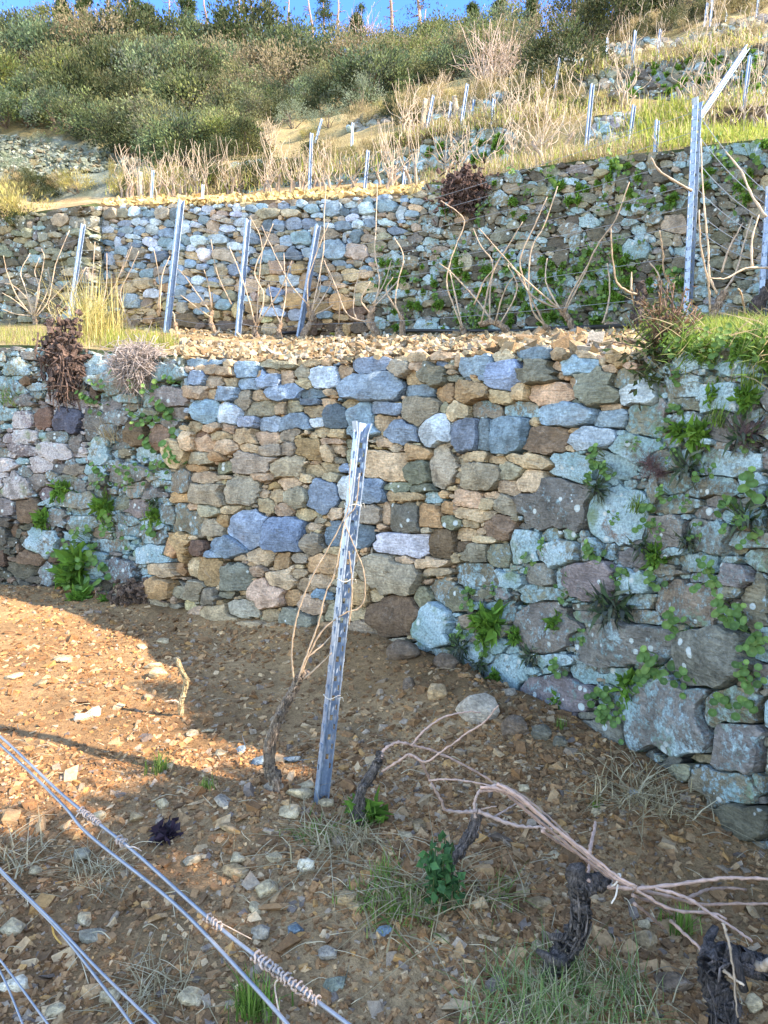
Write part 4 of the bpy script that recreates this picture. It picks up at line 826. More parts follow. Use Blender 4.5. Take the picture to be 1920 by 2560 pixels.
vine("thick dark vine trunk in front with a bundle of canes tied towards the right", pD, [Z('D', [(425, 1110), (455, 1000), (505, 940), (555, 860), (582, 760), (575, 640), (560, 490)]), Z('D', [(575, 620), (620, 585), (700, 565)])],
     [Z('D', [(0, 20), (100, 25), (200, 70), (400, 230), (600, 400), (780, 540), (900, 600)]), Z('D', [(0, 40), (120, 40), (215, 110), (400, 260), (590, 420), (770, 550), (880, 590)]), Z('D', [(100, 0), (210, 60), (420, 240), (610, 390), (790, 530), (900, 590)]), Z('D', [(360, 270), (460, 340), (570, 410), (690, 520), (790, 570)]),
      (Z('D', [(600, 600), (700, 590), (900, 600), (1200, 570), (1380, 545), (1480, 540), (1700, 548)]), 1.2), Z('D', [(880, 600), (1100, 650), (1250, 690), (1480, 690), (1700, 690)]), Z('D', [(1190, 660), (1280, 620), (1370, 600), (1530, 605)]), Z('D', [(900, 610), (1100, 720), (1340, 745), (1420, 780)]), Z('D', [(1010, 600), (1180, 650), (1340, 755), (1460, 830), (1570, 910)]), Z('D', [(880, 640), (1050, 710), (1130, 770)]), Z('D', [(890, 690), (980, 760), (1060, 835)]), Z('D', [(1100, 790), (1200, 880), (1310, 995)]), (Z('D', [(630, 395), (648, 310), (666, 218)]), 1.2), Z('D', [(625, 560), (628, 470), (630, 395)])], DD, .036, .0046, VG, tcol=(.125, .10, .09), ccol=(.43, .27, .21), dj=.28, rough=.3, taper=.75)
tm = MB(); c = at(1539, 2200, DD); a = np.linspace(0, 4 * np.pi, 30); tube(tm, np.stack([c[0] + .012 * np.cos(a), c[1] + .02 * np.sin(a), c[2] + .022 * np.cos(a + .5)], -1), .003, sides=5, raw=True, col=(.66, .56, .48)); tube(tm, [c + [0, -.02, 0], c + [-.008, -.03, -.03], c + [-.02, -.03, -.055]], .003, sides=5, col=(.66, .56, .48))
tag(tm.build("tendril_tie", M_CANE, None, True, origin=tuple(c)), "dry curled tie holding the bundle of canes together", "tie")
pE = hit(1812, 2625); DE = pE.y
vine("black crooked vine trunk bent over in the near right corner", pE, [Z('D', [(1410, 1500), (1400, 1382), (1385, 1250), (1335, 1120), (1335, 1030), (1400, 975), (1500, 1000), (1590, 1050), (1640, 1055)])], [(Z('D', [(1590, 1060), (1640, 1040), (1720, 1000)]), 2.2), (Z('D', [(1400, 800), (1430, 900), (1460, 1080), (1480, 1340)]), .7), (Z('D', [(1370, 1050), (1450, 1110), (1520, 1160)]), 1)], DE, .036, .0055, VG, tcol=(.09, .075, .075), ccol=(.45, .33, .24), dj=.1, rough=.33)
# second terrace, traced one by one
V2 = [("many-branched bushy vine at the far left of the second terrace", (150, 592), [[(150, 592), (148, 565)]], [[(130, 560), (70, 480), (30, 380), (15, 310)], [(140, 560), (110, 450), (90, 380), (130, 300)], [(150, 570), (160, 480), (190, 330), (180, 280)], [(160, 570), (210, 500), (240, 350), (300, 200)], [(130, 570), (60, 560), (10, 540)], [(150, 560), (120, 500), (60, 440), (20, 430)], [(140, 565), (60, 500), (10, 470)], [(150, 560), (170, 450), (150, 380), (170, 320)], [(155, 565), (215, 440), (205, 360)]]),
 ("vine just left of the leftmost post", (222, 592), [[(222, 592), (225, 575)]], [[(228, 580), (210, 520), (260, 460), (300, 420)], [(230, 585), (300, 500), (370, 360)], [(225, 580), (290, 470), (330, 410), (360, 370)]]),
 ("vine in front of the ragged end of the old wall", (440, 582), [[(440, 582), (436, 555), (442, 530)]], [[(440, 530), (500, 430), (540, 330), (570, 250)], [(445, 530), (400, 470), (410, 250)], [(440, 535), (460, 430), (462, 300)], [(436, 540), (380, 500), (360, 430)]]),
 ("slanting vine left of the tall post", (572, 622), [[(572, 622), (545, 570)]], [[(545, 570), (510, 490), (500, 430), (530, 370), (570, 270)], [(545, 570), (520, 470), (560, 380), (600, 290)]]),
 ("thin young vine close behind the tall post", (762, 635), [[(762, 635), (755, 600)]], [[(755, 600), (750, 560), (730, 545)], [(680, 545), (690, 430), (665, 280)], [(690, 550), (700, 400), (735, 310)]]),
 ("vine with two long canes between the two middle posts", (932, 647), [[(932, 647), (910, 600), (915, 545)]], [[(915, 545), (900, 430), (880, 370)], [(915, 540), (920, 470)], [(915, 560), (870, 500), (800, 400), (760, 360)], [(915, 580), (860, 540), (780, 480)], [(1000, 520), (940, 390), (910, 240)]]),
 ("vine with crossing canes right of the third post", (1112, 662), [[(1112, 662), (1100, 630), (1115, 590)], [(1095, 660), (1100, 640)]], [[(1110, 600), (1120, 400), (1130, 250), (1080, 140)], [(1100, 600), (1060, 450), (990, 270)], [(1115, 600), (1140, 480), (1100, 380), (1150, 250), (1180, 170)], [(1118, 600), (1220, 440), (1260, 330)]]),
 ("small low vine with a knobbly head", (1208, 668), [[(1208, 668), (1205, 630), (1215, 600)]], [[(1212, 600), (1180, 530), (1160, 430)], [(1212, 605), (1235, 470), (1225, 300)]]),
 ("stout vine leaning against the fourth post", (1310, 662), [[(1310, 662), (1340, 610), (1350, 585), (1335, 520)]], [[(1345, 560), (1380, 400), (1400, 260), (1400, 150), (1410, 0)], [(1330, 520), (1330, 420), (1370, 290), (1420, 170)], [(1350, 560), (1420, 450), (1440, 380)], [(1330, 520), (1260, 440), (1200, 330), (1130, 180)], [(1350, 570), (1450, 500), (1400, 330)], [(1340, 540), (1380, 470), (1385, 330)]]),
 ("slim straight vine right of the stout one", (1466, 640), [[(1466, 640), (1464, 610)]], [[(1464, 610), (1470, 480)]]),
 ("big vine with a tall straight cane at the right end of the rebuilt wall", (1622, 652), [[(1622, 652), (1600, 600), (1615, 530)]], [[(1615, 530), (1640, 420), (1620, 300), (1625, 150), (1630, 0)], [(1600, 590), (1540, 580), (1530, 480), (1580, 280)], [(1590, 600), (1500, 560), (1440, 420), (1400, 330)], [(1610, 520), (1660, 430), (1690, 330)], [(1615, 530), (1700, 440), (1740, 390)], [(1600, 560), (1560, 500), (1600, 420)]])]
V2R = [("curved single cane in front of the dark root hole", (345, 780), [[(345, 780), (335, 755)]], [[(335, 755), (300, 660), (270, 560), (300, 430), (345, 320), (330, 270), (245, 210)], [(340, 765), (290, 540), (285, 510)]]),
 ("slender vine left of the ferns", (78, 720), [[(78, 722), (70, 700)]], [[(70, 705), (50, 650), (60, 560), (85, 450), (45, 370)], [(70, 705), (10, 600), (40, 540)]]),
 ("vine with a low bent trunk right of the ferns", (532, 788), [[(532, 788), (510, 755), (470, 735), (410, 745)]], [[(470, 735), (410, 650), (300, 530), (240, 480)], [(455, 735), (460, 600), (470, 480), (420, 410), (385, 330)], [(480, 740), (520, 600), (560, 540)], [(500, 745), (560, 640), (575, 570), (535, 490)], [(420, 740), (470, 520), (540, 400), (600, 300)], [(390, 660), (430, 560), (480, 500)]]),
 ("leaning vine whose long cane sweeps up to the right", (815, 772), [[(815, 772), (795, 720), (770, 690)]], [[(775, 690), (820, 590), (880, 490), (930, 390), (1000, 290), (1060, 130)], [(770, 685), (690, 620), (600, 540), (535, 480)], [(780, 690), (860, 540), (910, 420)], [(765, 690), (700, 560), (705, 460)], [(760, 680), (640, 620), (560, 500), (410, 330)]]),
 ("vine with two parallel canes crossing upwards in the middle of the old wall", (722, 778), [[(722, 778), (690, 750)]], [[(695, 750), (640, 680), (625, 540), (640, 410), (690, 320), (750, 150)], [(700, 755), (640, 640), (600, 540), (590, 450), (650, 320), (705, 195)]]),
 ("thick black upright vine trunk with torn bark", (1108, 772), [[(1108, 772), (1100, 690), (1112, 610), (1105, 555)], [(1075, 715), (1100, 700)]], [[(1095, 615), (1060, 605), (1005, 560), (985, 430), (980, 330)], [(1070, 610), (1085, 680)], [(1068, 600), (1070, 520)]]),
 ("thin vine before a pale lichened stone", (1022, 768), [[(1022, 768), (960, 745)]], [[(945, 740), (970, 660), (975, 560), (965, 480)], [(955, 742), (955, 770)]]),
 ("hooked thin cane left of the big bright post", (1197, 672), [[(1197, 690), (1197, 660)]], [[(1197, 665), (1190, 540), (1145, 475)], [(1255, 580), (1210, 520), (1205, 430), (1190, 340)]]),
 ("tall vine just right of the big bright post", (1440, 738), [[(1440, 738), (1420, 700), (1450, 650), (1470, 600)]], [[(1440, 612), (1405, 530), (1400, 400), (1385, 250), (1375, 130), (1370, -60)], [(1410, 690), (1400, 560), (1370, 420), (1362, 250)], [(1470, 600), (1520, 520), (1560, 380), (1590, 280)], [(1460, 520), (1490, 420), (1550, 310)], [(1330, 168), (1200, 90), (1150, 20)]]),
 ("dark twisted vine at the right edge", (1590, 740), [[(1640, 760), (1600, 690), (1640, 620), (1680, 560)]], [[(1650, 280), (1590, 190), (1540, 80), (1475, 0)], [(1660, 500), (1560, 505), (1480, 545), (1410, 545)], [(1590, 500), (1590, 380), (1620, 270)], [(1560, 700), (1545, 620), (1530, 590)]])]
for tr, VV in (('L', V2), ('R', V2R)):
    for lab_, b, ts, cs in VV:
        (bu, bv), = Z(tr, [b]); D = min(hit(bu, bv).y, float(W2.depth(bu, float(W2.vfoot(bu)))) - .42); p = at1(bu, bv, D); p.z = min(p.z, ground_z(p.x, p.y) + .02); thick = 1.5 if 'thick' in lab_ or 'stout' in lab_ or 'big vine' in lab_ or 'twisted' in lab_ else 1.0
        tc_ = DARK if 'black' in lab_ or 'dark twisted' in lab_ else (.33, .23, .16)
        vine("second-terrace " + lab_, p, [Z(tr, t) for t in ts], [Z(tr, c) for c in cs], D, .036 * thick, .0088 if tr == 'L' else .0085, "grapevines on the second terrace", tcol=tc_, ccol=PALE, dj=.35, per=5)
# higher terraces: bare vines a few pixels wide
def small_vine(seed, n_canes, h):
    r = np.random.default_rng(seed); mb = MB()
    tube(mb, [(0, 0, -.15), (r.normal() * .05, 0, .15), (r.normal() * .08, r.normal() * .05, .4)], .04, .03, 6, 4, rough=.2, col=(.26, .19, .14))
    for k in range(n_canes):
        a = r.uniform(-1.1, 1.1); q = [(0, 0, .35)]
        for j in range(1, 5): q.append((q[-1][0] + math.sin(a) * h * .22, r.normal() * .08, q[-1][2] + abs(math.cos(a)) * h * .25)); a = a * .7 + r.normal() * .35
        tube(mb, q, .0085, .004, 5, 4, knots=.2, col=np.array((.42, .32, .235)) * r.uniform(.7, 1.15))
    return mb.mesh("grapevine", M_CANE, True)
SV = [small_vine(500 + i, 3 + i % 4, .9 + .12 * (i % 3)) for i in range(7)]
def scatter(n_, poly, seed):
    r = np.random.default_rng(seed); P = np.array(poly, float); out = []; 
    while len(out) < n_:
        u, v = r.uniform(P[:, 0].min(), P[:, 0].max()), r.uniform(P[:, 1].min(), P[:, 1].max())
        if pip(u, v, poly): out.append((u, v))
    return out
for n_, poly, lab_, sc in [(60, [(300, 492), (1040, 470), (1050, 478), (300, 502)], "bare grapevine in the row along the third terrace, above the rebuilt wall", 1.0), (28, [(1060, 455), (1480, 378), (1480, 395), (1060, 466)], "bare grapevine in front of the lichened third wall and broken earth bank", .9), (10, [(1720, 325), (1920, 318), (1920, 340), (1720, 345)], "bare grapevine below the dark earth bank at the right", .8),
     (24, [(1000, 330), (1300, 268), (1520, 250), (1520, 285), (1300, 310), (1000, 370)], "bare grapevine on the rough grassy fourth terrace", 1.0), (14, [(1520, 256), (1900, 240), (1900, 262), (1520, 285)], "bare grapevine at the foot of the tall mossy upper wall", 1.0), (22, [(1300, 195), (1900, 75), (1900, 130), (1300, 225)], "bare grapevine on the high terrace below the topmost wall", .9), (8, [(1500, 95), (1900, 0), (1900, 30), (1500, 118)], "bare grapevine on the topmost terrace under the dark trees", .9)]:
    for k, (u, v) in enumerate(scatter(n_, poly, int(poly[0][0]) + n_)):
        p = hit(u, v)
        if p is None: continue
        o = tag(link("grapevine", SV[g.integers(7)], None, p), lab_, "grapevine", "small bare vines of the " + lab_.split(' grapevine ')[1][:40]); o.rotation_euler = (0, 0, g.uniform(-.5, .5) + (3.14 if g.random() < .5 else 0)); s_ = sc * .62; o.scale = (s_ * g.uniform(.7, 1.2),) * 2 + (s_ * g.uniform(.6, 1.3),)

# ---------------------------------------------------------------- wires
def wire(pts, r, label, group, per=8, sag=0.0, col=(.5, .52, .56), name="trellis_wire"):
    mb = MB(); P = spline(np.array(pts), per * (len(pts) - 1) + 1)
    tube(mb, P, r, sides=6, raw=True, col=col); o = mb.build(name, M_WIRE, None, True, origin=tuple(P[0])); return tag(o, label, "wire", group)
def flat_wire(pixels, h):     # a wire at height h, traced in the picture
    P = []
    for u, v in pixels: D = (EYE - h) * F / (v - 1060); P.append(at(u, v, D))
    return np.array(P)
W_A = flat_wire([(-180, 1700), (0, 1841), (160, 1990), (330, 2125), (560, 2328), (880, 2568), (1100, 2740)], 1.18); W_Bw = flat_wire([(-180, 1715), (0, 1862), (150, 2005), (220, 2085), (420, 2245), (560, 2385), (725, 2568), (860, 2740)], 1.17)
W_C = flat_wire([(-150, 2010), (0, 2172), (140, 2312), (250, 2428), (395, 2568), (560, 2730)], .96); W_D = flat_wire([(-150, 2015), (0, 2178), (145, 2325), (270, 2482), (335, 2568), (440, 2710)], .95)
W_E = flat_wire([(-100, 2285), (0, 2400), (125, 2568), (240, 2730)], .72); W_F = flat_wire([(-80, 2300), (0, 2428), (60, 2568), (130, 2740)], .70)
FG = "trellis wires crossing the near left corner"
for P, lab_ in ((W_A, "thick steel trellis wire nearest the post, wound with dry tendrils"), (W_Bw, "thick steel trellis wire running beside the tendril-wound one"), (W_C, "upper wire of the middle pair in the near left corner"), (W_D, "lower wire of the middle pair in the near left corner"), (W_E, "upper of the two lowest wires at the bottom left corner"), (W_F, "lowest wire at the bottom left corner")):
    wire(P, .0021, lab_, FG)
def coil(path, t0, t1, turns, R, r, label):
    mb = MB(); a = np.linspace(0, 1, int(turns * 14) + 2); S = spline(path, 400); idx = ((t0 + (t1 - t0) * a) * 399).astype(int); C = S[idx]; t = np.gradient(S, axis=0)[idx]; t /= np.linalg.norm(t, axis=1)[:, None]
    x = np.cross(t, [0, 0, 1.]); x /= np.linalg.norm(x, axis=1)[:, None]; y = np.cross(t, x); an = a * turns * 6.283; RR = R * (1 + .3 * np.sin(an * .37) + .15 * g.normal(size=len(a)))
    tube(mb, C + RR[:, None] * (np.cos(an)[:, None] * x + np.sin(an)[:, None] * y), r, r * .8, 6, raw=True, col=(.38, .295, .25), coljit=.12)
    e = C[len(C) // 2]; 
    for k in range(1):
        q = [C[g.integers(len(C))]]; d = g.normal(size=3) * .005; 
        for j in range(4): d = d + g.normal(size=3) * .004 - np.array([0, 0, .002]); q.append(q[-1] + d)
        tube(mb, q, r * .8, r * .5, 5, 5, col=(.58, .46, .38))
    tag(mb.build("dry_tendril", M_CANE, None, True, origin=tuple(C[0])), label, "tendril", "dry tendrils wound round the wires")
coil(W_A, .375, .425, 11, .0036, .0012, "large knot of dry tendril where the two thick wires meet, left of the stones"); coil(W_A, .47, .485, 4, .0038, .0013, "small dry tendril ring on the thick wire"); coil(W_A, .64, .665, 5, .0036, .0011, "dry tendril coil halfway down the thick wire"); coil(W_A, .71, .79, 17, .0042, .0014, "longest fuzzy tendril coil near the bottom of the thick wire")
# trellis wires of the second terrace, strung from post to post
fr = [.12, .30, .44, .52, .62, .74, .86, .95]
order = [0, 1, 2, 3, 4, 5]
for k, f in enumerate(fr):
    P = [posts2[i][0] * (1 - f) + posts2[i][1] * f for i in order]; P = [P[0] + (P[0] - P[1]) * 1.2] + P + [P[-1] + (P[-1] - P[-2]) * .8]
    Q = []
    for a_, b_ in zip(P[:-1], P[1:]):
        for t in np.linspace(0, 1, 10, endpoint=False): Q.append(a_ + (b_ - a_) * t - np.array([0, 0, .05 * 4 * t * (1 - t)]))
    Q.append(P[-1]); mb = MB(); tube(mb, Q, .0026, sides=4, raw=True, col=(.6, .6, .6)); tag(mb.build("trellis_wire", M_WIRE, None, True, origin=tuple(Q[0])), "%s trellis wire strung along the posts of the second terrace, counted from the ground" % ["lowest", "second", "third", "fourth", "fifth", "sixth", "seventh", "topmost"][k], "wire", "trellis wires of the second terrace")
# irrigation hose
hp = [hit(u, v) for u, v in [(700, 842), (800, 838), (960, 836), (1150, 838), (1280, 838), (1390, 833), (1480, 830), (1570, 828)]]
mb = MB(); tube(mb, [np.array(p) + np.array([0, 0, .045]) for p in hp], .021, sides=8, per=8, col=(.02, .02, .02)); tag(mb.build("irrigation_hose", M_HOSE, None, True, origin=tuple(hp[0])), "black irrigation hose lying along the second terrace", "hose")

# ---------------------------------------------------------------- plants
def leaf_quads(C, N, L, W, cols, r, bend=.25):
    """pointed leaves: two triangles-and-a-quad strips, centred at C along random directions near N"""
    n_ = len(C); d = N + r.normal(size=(n_, 3)) * .55; d /= np.linalg.norm(d, axis=1)[:, None]
    s = np.cross(d, r.normal(size=(n_, 3))); s /= np.linalg.norm(s, axis=1)[:, None] + 1e-9; u = np.cross(s, d)
    L = np.broadcast_to(L, n_)[:, None]; W = np.broadcast_to(W, n_)[:, None]
    V = np.stack([C, C + d * L * .5 + s * W * .5 + u * L * bend * .3, C + d * L - u * L * bend * .4, C + d * L * .5 - s * W * .5 + u * L * bend * .3], 1)
    return V.reshape(-1, 3), np.arange(n_ * 4).reshape(-1, 4), np.repeat(cols, 4, 0)
def shrub_mesh(name, seed, pal, n_clump=34, per=60, leaf=.085, wide=.5, flat=.85, spiky=0.0, hollow=.66, stems=6):
    """unit shrub: radius about 1 in plan, standing on z=0"""
    r = np.random.default_rng(seed); mb = MB(); pal = np.array(pal)
    cl = r.normal(size=(n_clump, 3)); cl /= np.linalg.norm(cl, axis=1)[:, None]; cl[:, 2] = np.abs(cl[:, 2]) * 1.1 - .12; rad = hollow + (1.02 - hollow) * r.random(n_clump) ** .55; cl = cl * rad[:, None] * np.array([1, 1, flat])
    cl[:, 2] += .28 + .18 * r.normal(size=n_clump) * .5
    for c in cl:
        m_ = int(per * r.uniform(.6, 1.4)); sp = r.uniform(.10, .21); P = c + r.normal(size=(m_, 3)) * np.array([sp, sp, sp * .8]); N = (P - np.array([0, 0, .25])); N /= np.linalg.norm(N, axis=1)[:, None]; N[:, 2] += .35 + spiky
        col = pal[r.integers(len(pal))] * r.uniform(.42, 1.45) * r.uniform(.8, 1.2, (m_, 1)); P[:, 2] = np.maximum(P[:, 2], .02)
        V, Fq, cc = leaf_quads(P, N, leaf * r.uniform(.7, 1.4, m_), leaf * wide * r.uniform(.7, 1.3, m_), col, r); mb.add(V, [Fq], col=cc)
    for k in range(stems):
        e = cl[r.integers(n_clump)] * .8; tube(mb, [(r.normal() * .05, r.normal() * .05, -.1), e * .5 + r.normal(size=3) * .05, e], .028, .012, 5, 4, col=(.16, .12, .09))
    return mb.mesh(name, M_LEAF)
OLI = [(.115, .155, .065), (.155, .19, .075), (.085, .12, .055), (.18, .20, .075), (.125, .135, .075)]
DRK = [(.05, .07, .028), (.07, .085, .034), (.04, .055, .025), (.09, .09, .04)]
BRN = [(.19, .155, .09), (.22, .175, .10), (.16, .15, .075), (.24, .19, .12)]
GRY = [(.17, .21, .14), (.22, .26, .18), (.13, .17, .11)]
YEL = [(.34, .29, .10), (.28, .25, .09), (.40, .33, .14), (.22, .22, .07)]
HEA = [(.30, .23, .12), (.36, .27, .15), (.20, .18, .08), (.25, .20, .10)]
SHR = {'o': [shrub_mesh("shrub", 700 + i, np.array(OLI) * np.array(k_), 62, 46, .095) for i, k_ in enumerate([(1, 1, 1), (.72, .82, .95), (1.25, 1.2, .9), (.85, .95, 1.25), (1.05, .95, 1.1)])], 'd': [shrub_mesh("shrub", 720 + i, DRK, 60, 50, .09) for i in range(3)], 'b': [shrub_mesh("shrub", 740 + i, BRN, 40, 55, .07, .4) for i in range(2)],
       'g': [shrub_mesh("shrub", 760 + i, GRY, 30, 70, .085, .28) for i in range(3)], 'y': [shrub_mesh("shrub", 780 + i, YEL, 30, 60, .15, .16, .9, 1.1, .3) for i in range(3)], 'h': [shrub_mesh("shrub", 800 + i, HEA, 34, 60, .14, .15, .9, 1.2, .3) for i in range(3)]}
KIND = {'o': ("olive-green", "macchia shrub"), 'd': ("dark green", "macchia shrub"), 'b': ("brownish", "macchia shrub"), 'g': ("silvery grey-green", "shrub"), 'y': ("yellow-lit", "broom shrub"), 'h': ("straw-coloured", "heath shrub")}
def shrub(u, v, wpx, key, label, group, hs=1.0):
    p = hit(u, v)
    if p is None: return
    s = wpx * p.y / F * .5; L_ = SHR[key]; o = tag(link("shrub", L_[g.integers(len(L_))], None, (p.x, p.y, p.z - .05 * s)), label, "shrub", group)
    o.rotation_euler = (g.normal() * .08, g.normal() * .08, g.uniform(0, 6.28)); o.scale = (s * g.uniform(.9, 1.15), s * g.uniform(.9, 1.15), s * hs * g.uniform(.8, 1.15)); return o
def shrub_field(n_, poly, keys, wlo, whi, seed, place, hs=1.0, sep=.33):
    r = np.random.default_rng(seed); P = np.array(poly, float); done = []; t = 0
    while len(done) < n_ and t < n_ * 40:
        t += 1; u, v = r.uniform(P[:, 0].min(), P[:, 0].max()), r.uniform(P[:, 1].min(), P[:, 1].max()); wp = r.uniform(wlo, whi)
        if not pip(u, v, poly) or any(abs(u - a) < sep * wp and abs(v - b) < sep * wp * .7 for a, b in done): continue
        done.append((u, v)); k = keys[r.integers(len(keys))]; shrub(u, v, wp, k, "%s %s %s" % (KIND[k][0], KIND[k][1], place), "%s %ss %s" % (KIND[k][0], KIND[k][1], place), hs)
shrub_field(100, [(-120, 120), (600, 160), (1000, 180), (1180, 190), (1000, 240), (700, 330), (560, 430), (420, 425), (200, 330), (-120, 320)], 'oooodoobdd', 95, 200, 1, "on the wooded hillside", 1.1, .32)
shrub_field(34, [(-120, 75), (420, 105), (900, 150), (1290, 120), (1330, 160), (1100, 195), (600, 175), (-120, 170)], 'oobod', 75, 130, 2, "along the ridge below the bare pines")
shrub_field(10, [(180, 330), (600, 380), (560, 425), (330, 410)], 'ood', 100, 150, 3, "at the lower edge of the wood above the scree")
shrub_field(18, [(950, 150), (1250, 110), (1290, 150), (1100, 225), (950, 230)], 'oobo', 95, 150, 4, "on the right part of the wooded hillside")
shrub_field(22, [(1330, 90), (1560, 0), (1940, -140), (1940, -20), (1700, 55), (1480, 120), (1290, 185)], 'ddbdd', 110, 190, 5, "above the topmost terrace", 1.2)
shrub_field(26, [(300, 478), (640, 440), (900, 385), (940, 400), (640, 470), (300, 492)], 'yhhyd', 45, 85, 6, "behind the third terrace vines", 1.2)
shrub_field(14, [(540, 470), (760, 430), (780, 460), (560, 480)], 'ddyh', 55, 90, 7, "in the shade behind the third terrace vines", 1.1)
shrub_field(24, [(880, 310), (1150, 250), (1330, 205), (1350, 235), (1150, 290), (900, 340)], 'hhyhd', 45, 90, 8, "between the upper terraces", 1.3)
shrub_field(34, [(1000, 340), (1300, 275), (1560, 245), (1640, 255), (1300, 312), (1000, 372)], 'hhyhbd', 30, 62, 19, 'on the fourth terrace among the vines', 1.1)
shrub_field(30, [(1310, 205), (1920, 80), (1920, 118), (1560, 180), (1310, 235)], 'hhyhbd', 30, 60, 29, 'on the high terrace below the topmost wall', 1.1)
shrub_field(14, [(1500, 100), (1920, 0), (1920, 40), (1500, 125)], 'hhbd', 40, 80, 39, 'on the topmost terrace', 1.2)
shrub_field(10, [(1280, 240), (1420, 210), (1440, 260), (1300, 280)], 'hhdy', 50, 95, 9, "beside the tall heather post", 1.2)
shrub_field(12, [(-60, 470), (200, 470), (240, 492), (-60, 500)], 'hhyd', 50, 90, 10, "at the foot of the grey scree")
for u, v, wp, k, hs, lab_ in [(733, 320, 84, 'g', 1.35, "round silvery olive bush, the leftmost of the three near the wood edge"), (822, 318, 80, 'g', 1.2, "silvery olive bush, the middle one of three near the wood edge"), (908, 280, 96, 'g', 1.6, "tallest silvery olive bush, right of the other two"), (1175, 225, 60, 'g', 1.4, "pale grey small olive bush beside the bare thicket"), (300, 460, 48, 'y', 1.7, "bright yellow-green young bush alone on the scree edge"), (34, 435, 70, 'g', 1.4, "grey-green bush at the left edge of the scree"), (104, 362, 44, 'g', 1.2, "small pale bush on the upper scree"),
                              (62, 470, 56, 'd', 1.2, "bright green conifer bush at the left edge"), (92, 418, 34, 'h', .8, "small brown bush on the middle of the scree"), (770, 345, 46, 'y', 1.2, "pale yellow-green bush right of the bare sapling"), (40, 560, 160, 'y', 1.25, "large glowing yellow broom bush at the left above the old wall"), (20, 590, 130, 'd', .9, "dark ivy-covered bush spilling over the old wall at the left"), (118, 500, 60, 'd', .8, "low dark green bush beside the yellow broom"),
                              (1405, 215, 190, 'd', 1.15, "big dark evergreen bush on the right of the wooded hillside"), (1540, 70, 120, 'd', 1.6, "tall blue-green pine bush near the top right")]:
    shrub(u, v, wp, k, lab_, None, hs)
# bare grey thickets in the wood
def twig_mesh(seed, n_=60, col=(.36, .27, .22), h=1.0, spread=.6):
    r = np.random.default_rng(seed); mb = MB()
    for k in range(n_):
        a, b_ = r.uniform(0, 6.28), abs(r.normal()) * spread; d = np.array([math.cos(a) * math.sin(b_), math.sin(a) * math.sin(b_), math.cos(b_)]); L_ = h * r.uniform(.5, 1.1); s = r.normal(size=3) * .12 * np.array([1, 1, .2])
        q = [s, s + d * L_ * .5 + r.normal(size=3) * .06, s + d * L_ + r.normal(size=3) * .12]; tube(mb, q, .014, .004, 4, 4, col=np.array(col) * r.uniform(.7, 1.3))
        for j in range(2): e = q[1] + (q[2] - q[1]) * r.random(); tube(mb, [e, e + d * .2 * h + r.normal(size=3) * .13 * h], .007, .003, 3, 3, col=np.array(col) * r.uniform(.7, 1.3))
    return mb.mesh("bare_thicket", M_CANE, True)
TW = [twig_mesh(900, 46), twig_mesh(901, 60, (.34, .26, .24), .8, 1.0), twig_mesh(902, 40, (.42, .32, .22), 1.0, .4)]
for u, v, wp, k, lab_ in [(208, 175, 90, 1, "grey leafless thicket in the dark shrubs, the upper left one"), (315, 200, 80, 1, "grey leafless thicket right of the upper left one"), (440, 222, 110, 1, "tangled fallen branches in the middle of the wooded hillside"), (668, 372, 90, 2, "bare pale sapling with upright twigs in front of the wood"), (1215, 215, 170, 0, "big pale leafless thicket beside the dark evergreen bush"), (1265, 190, 110, 0, "smaller leafless thicket behind the big pale one"), (455, 60, 90, 0, "reddish leafless tree top on the ridge below the pines"), (910, 130, 120, 0, "brown leafless thicket in the middle of the ridge"), (1100, 240, 70, 2, "bare bush left of the pale thicket"), (180, 330, 60, 2, "small leafless bush above the scree"), (425, 355, 60, 2, "leafless bush at the wood's lower edge")]:
    p = hit(u, v); s = wp * p.y / F * .75; o = tag(link("bare_thicket", TW[k], None, p), lab_, "bare bush"); o.scale = (s,) * 3; o.rotation_euler = (0, 0, g.uniform(0, 6))
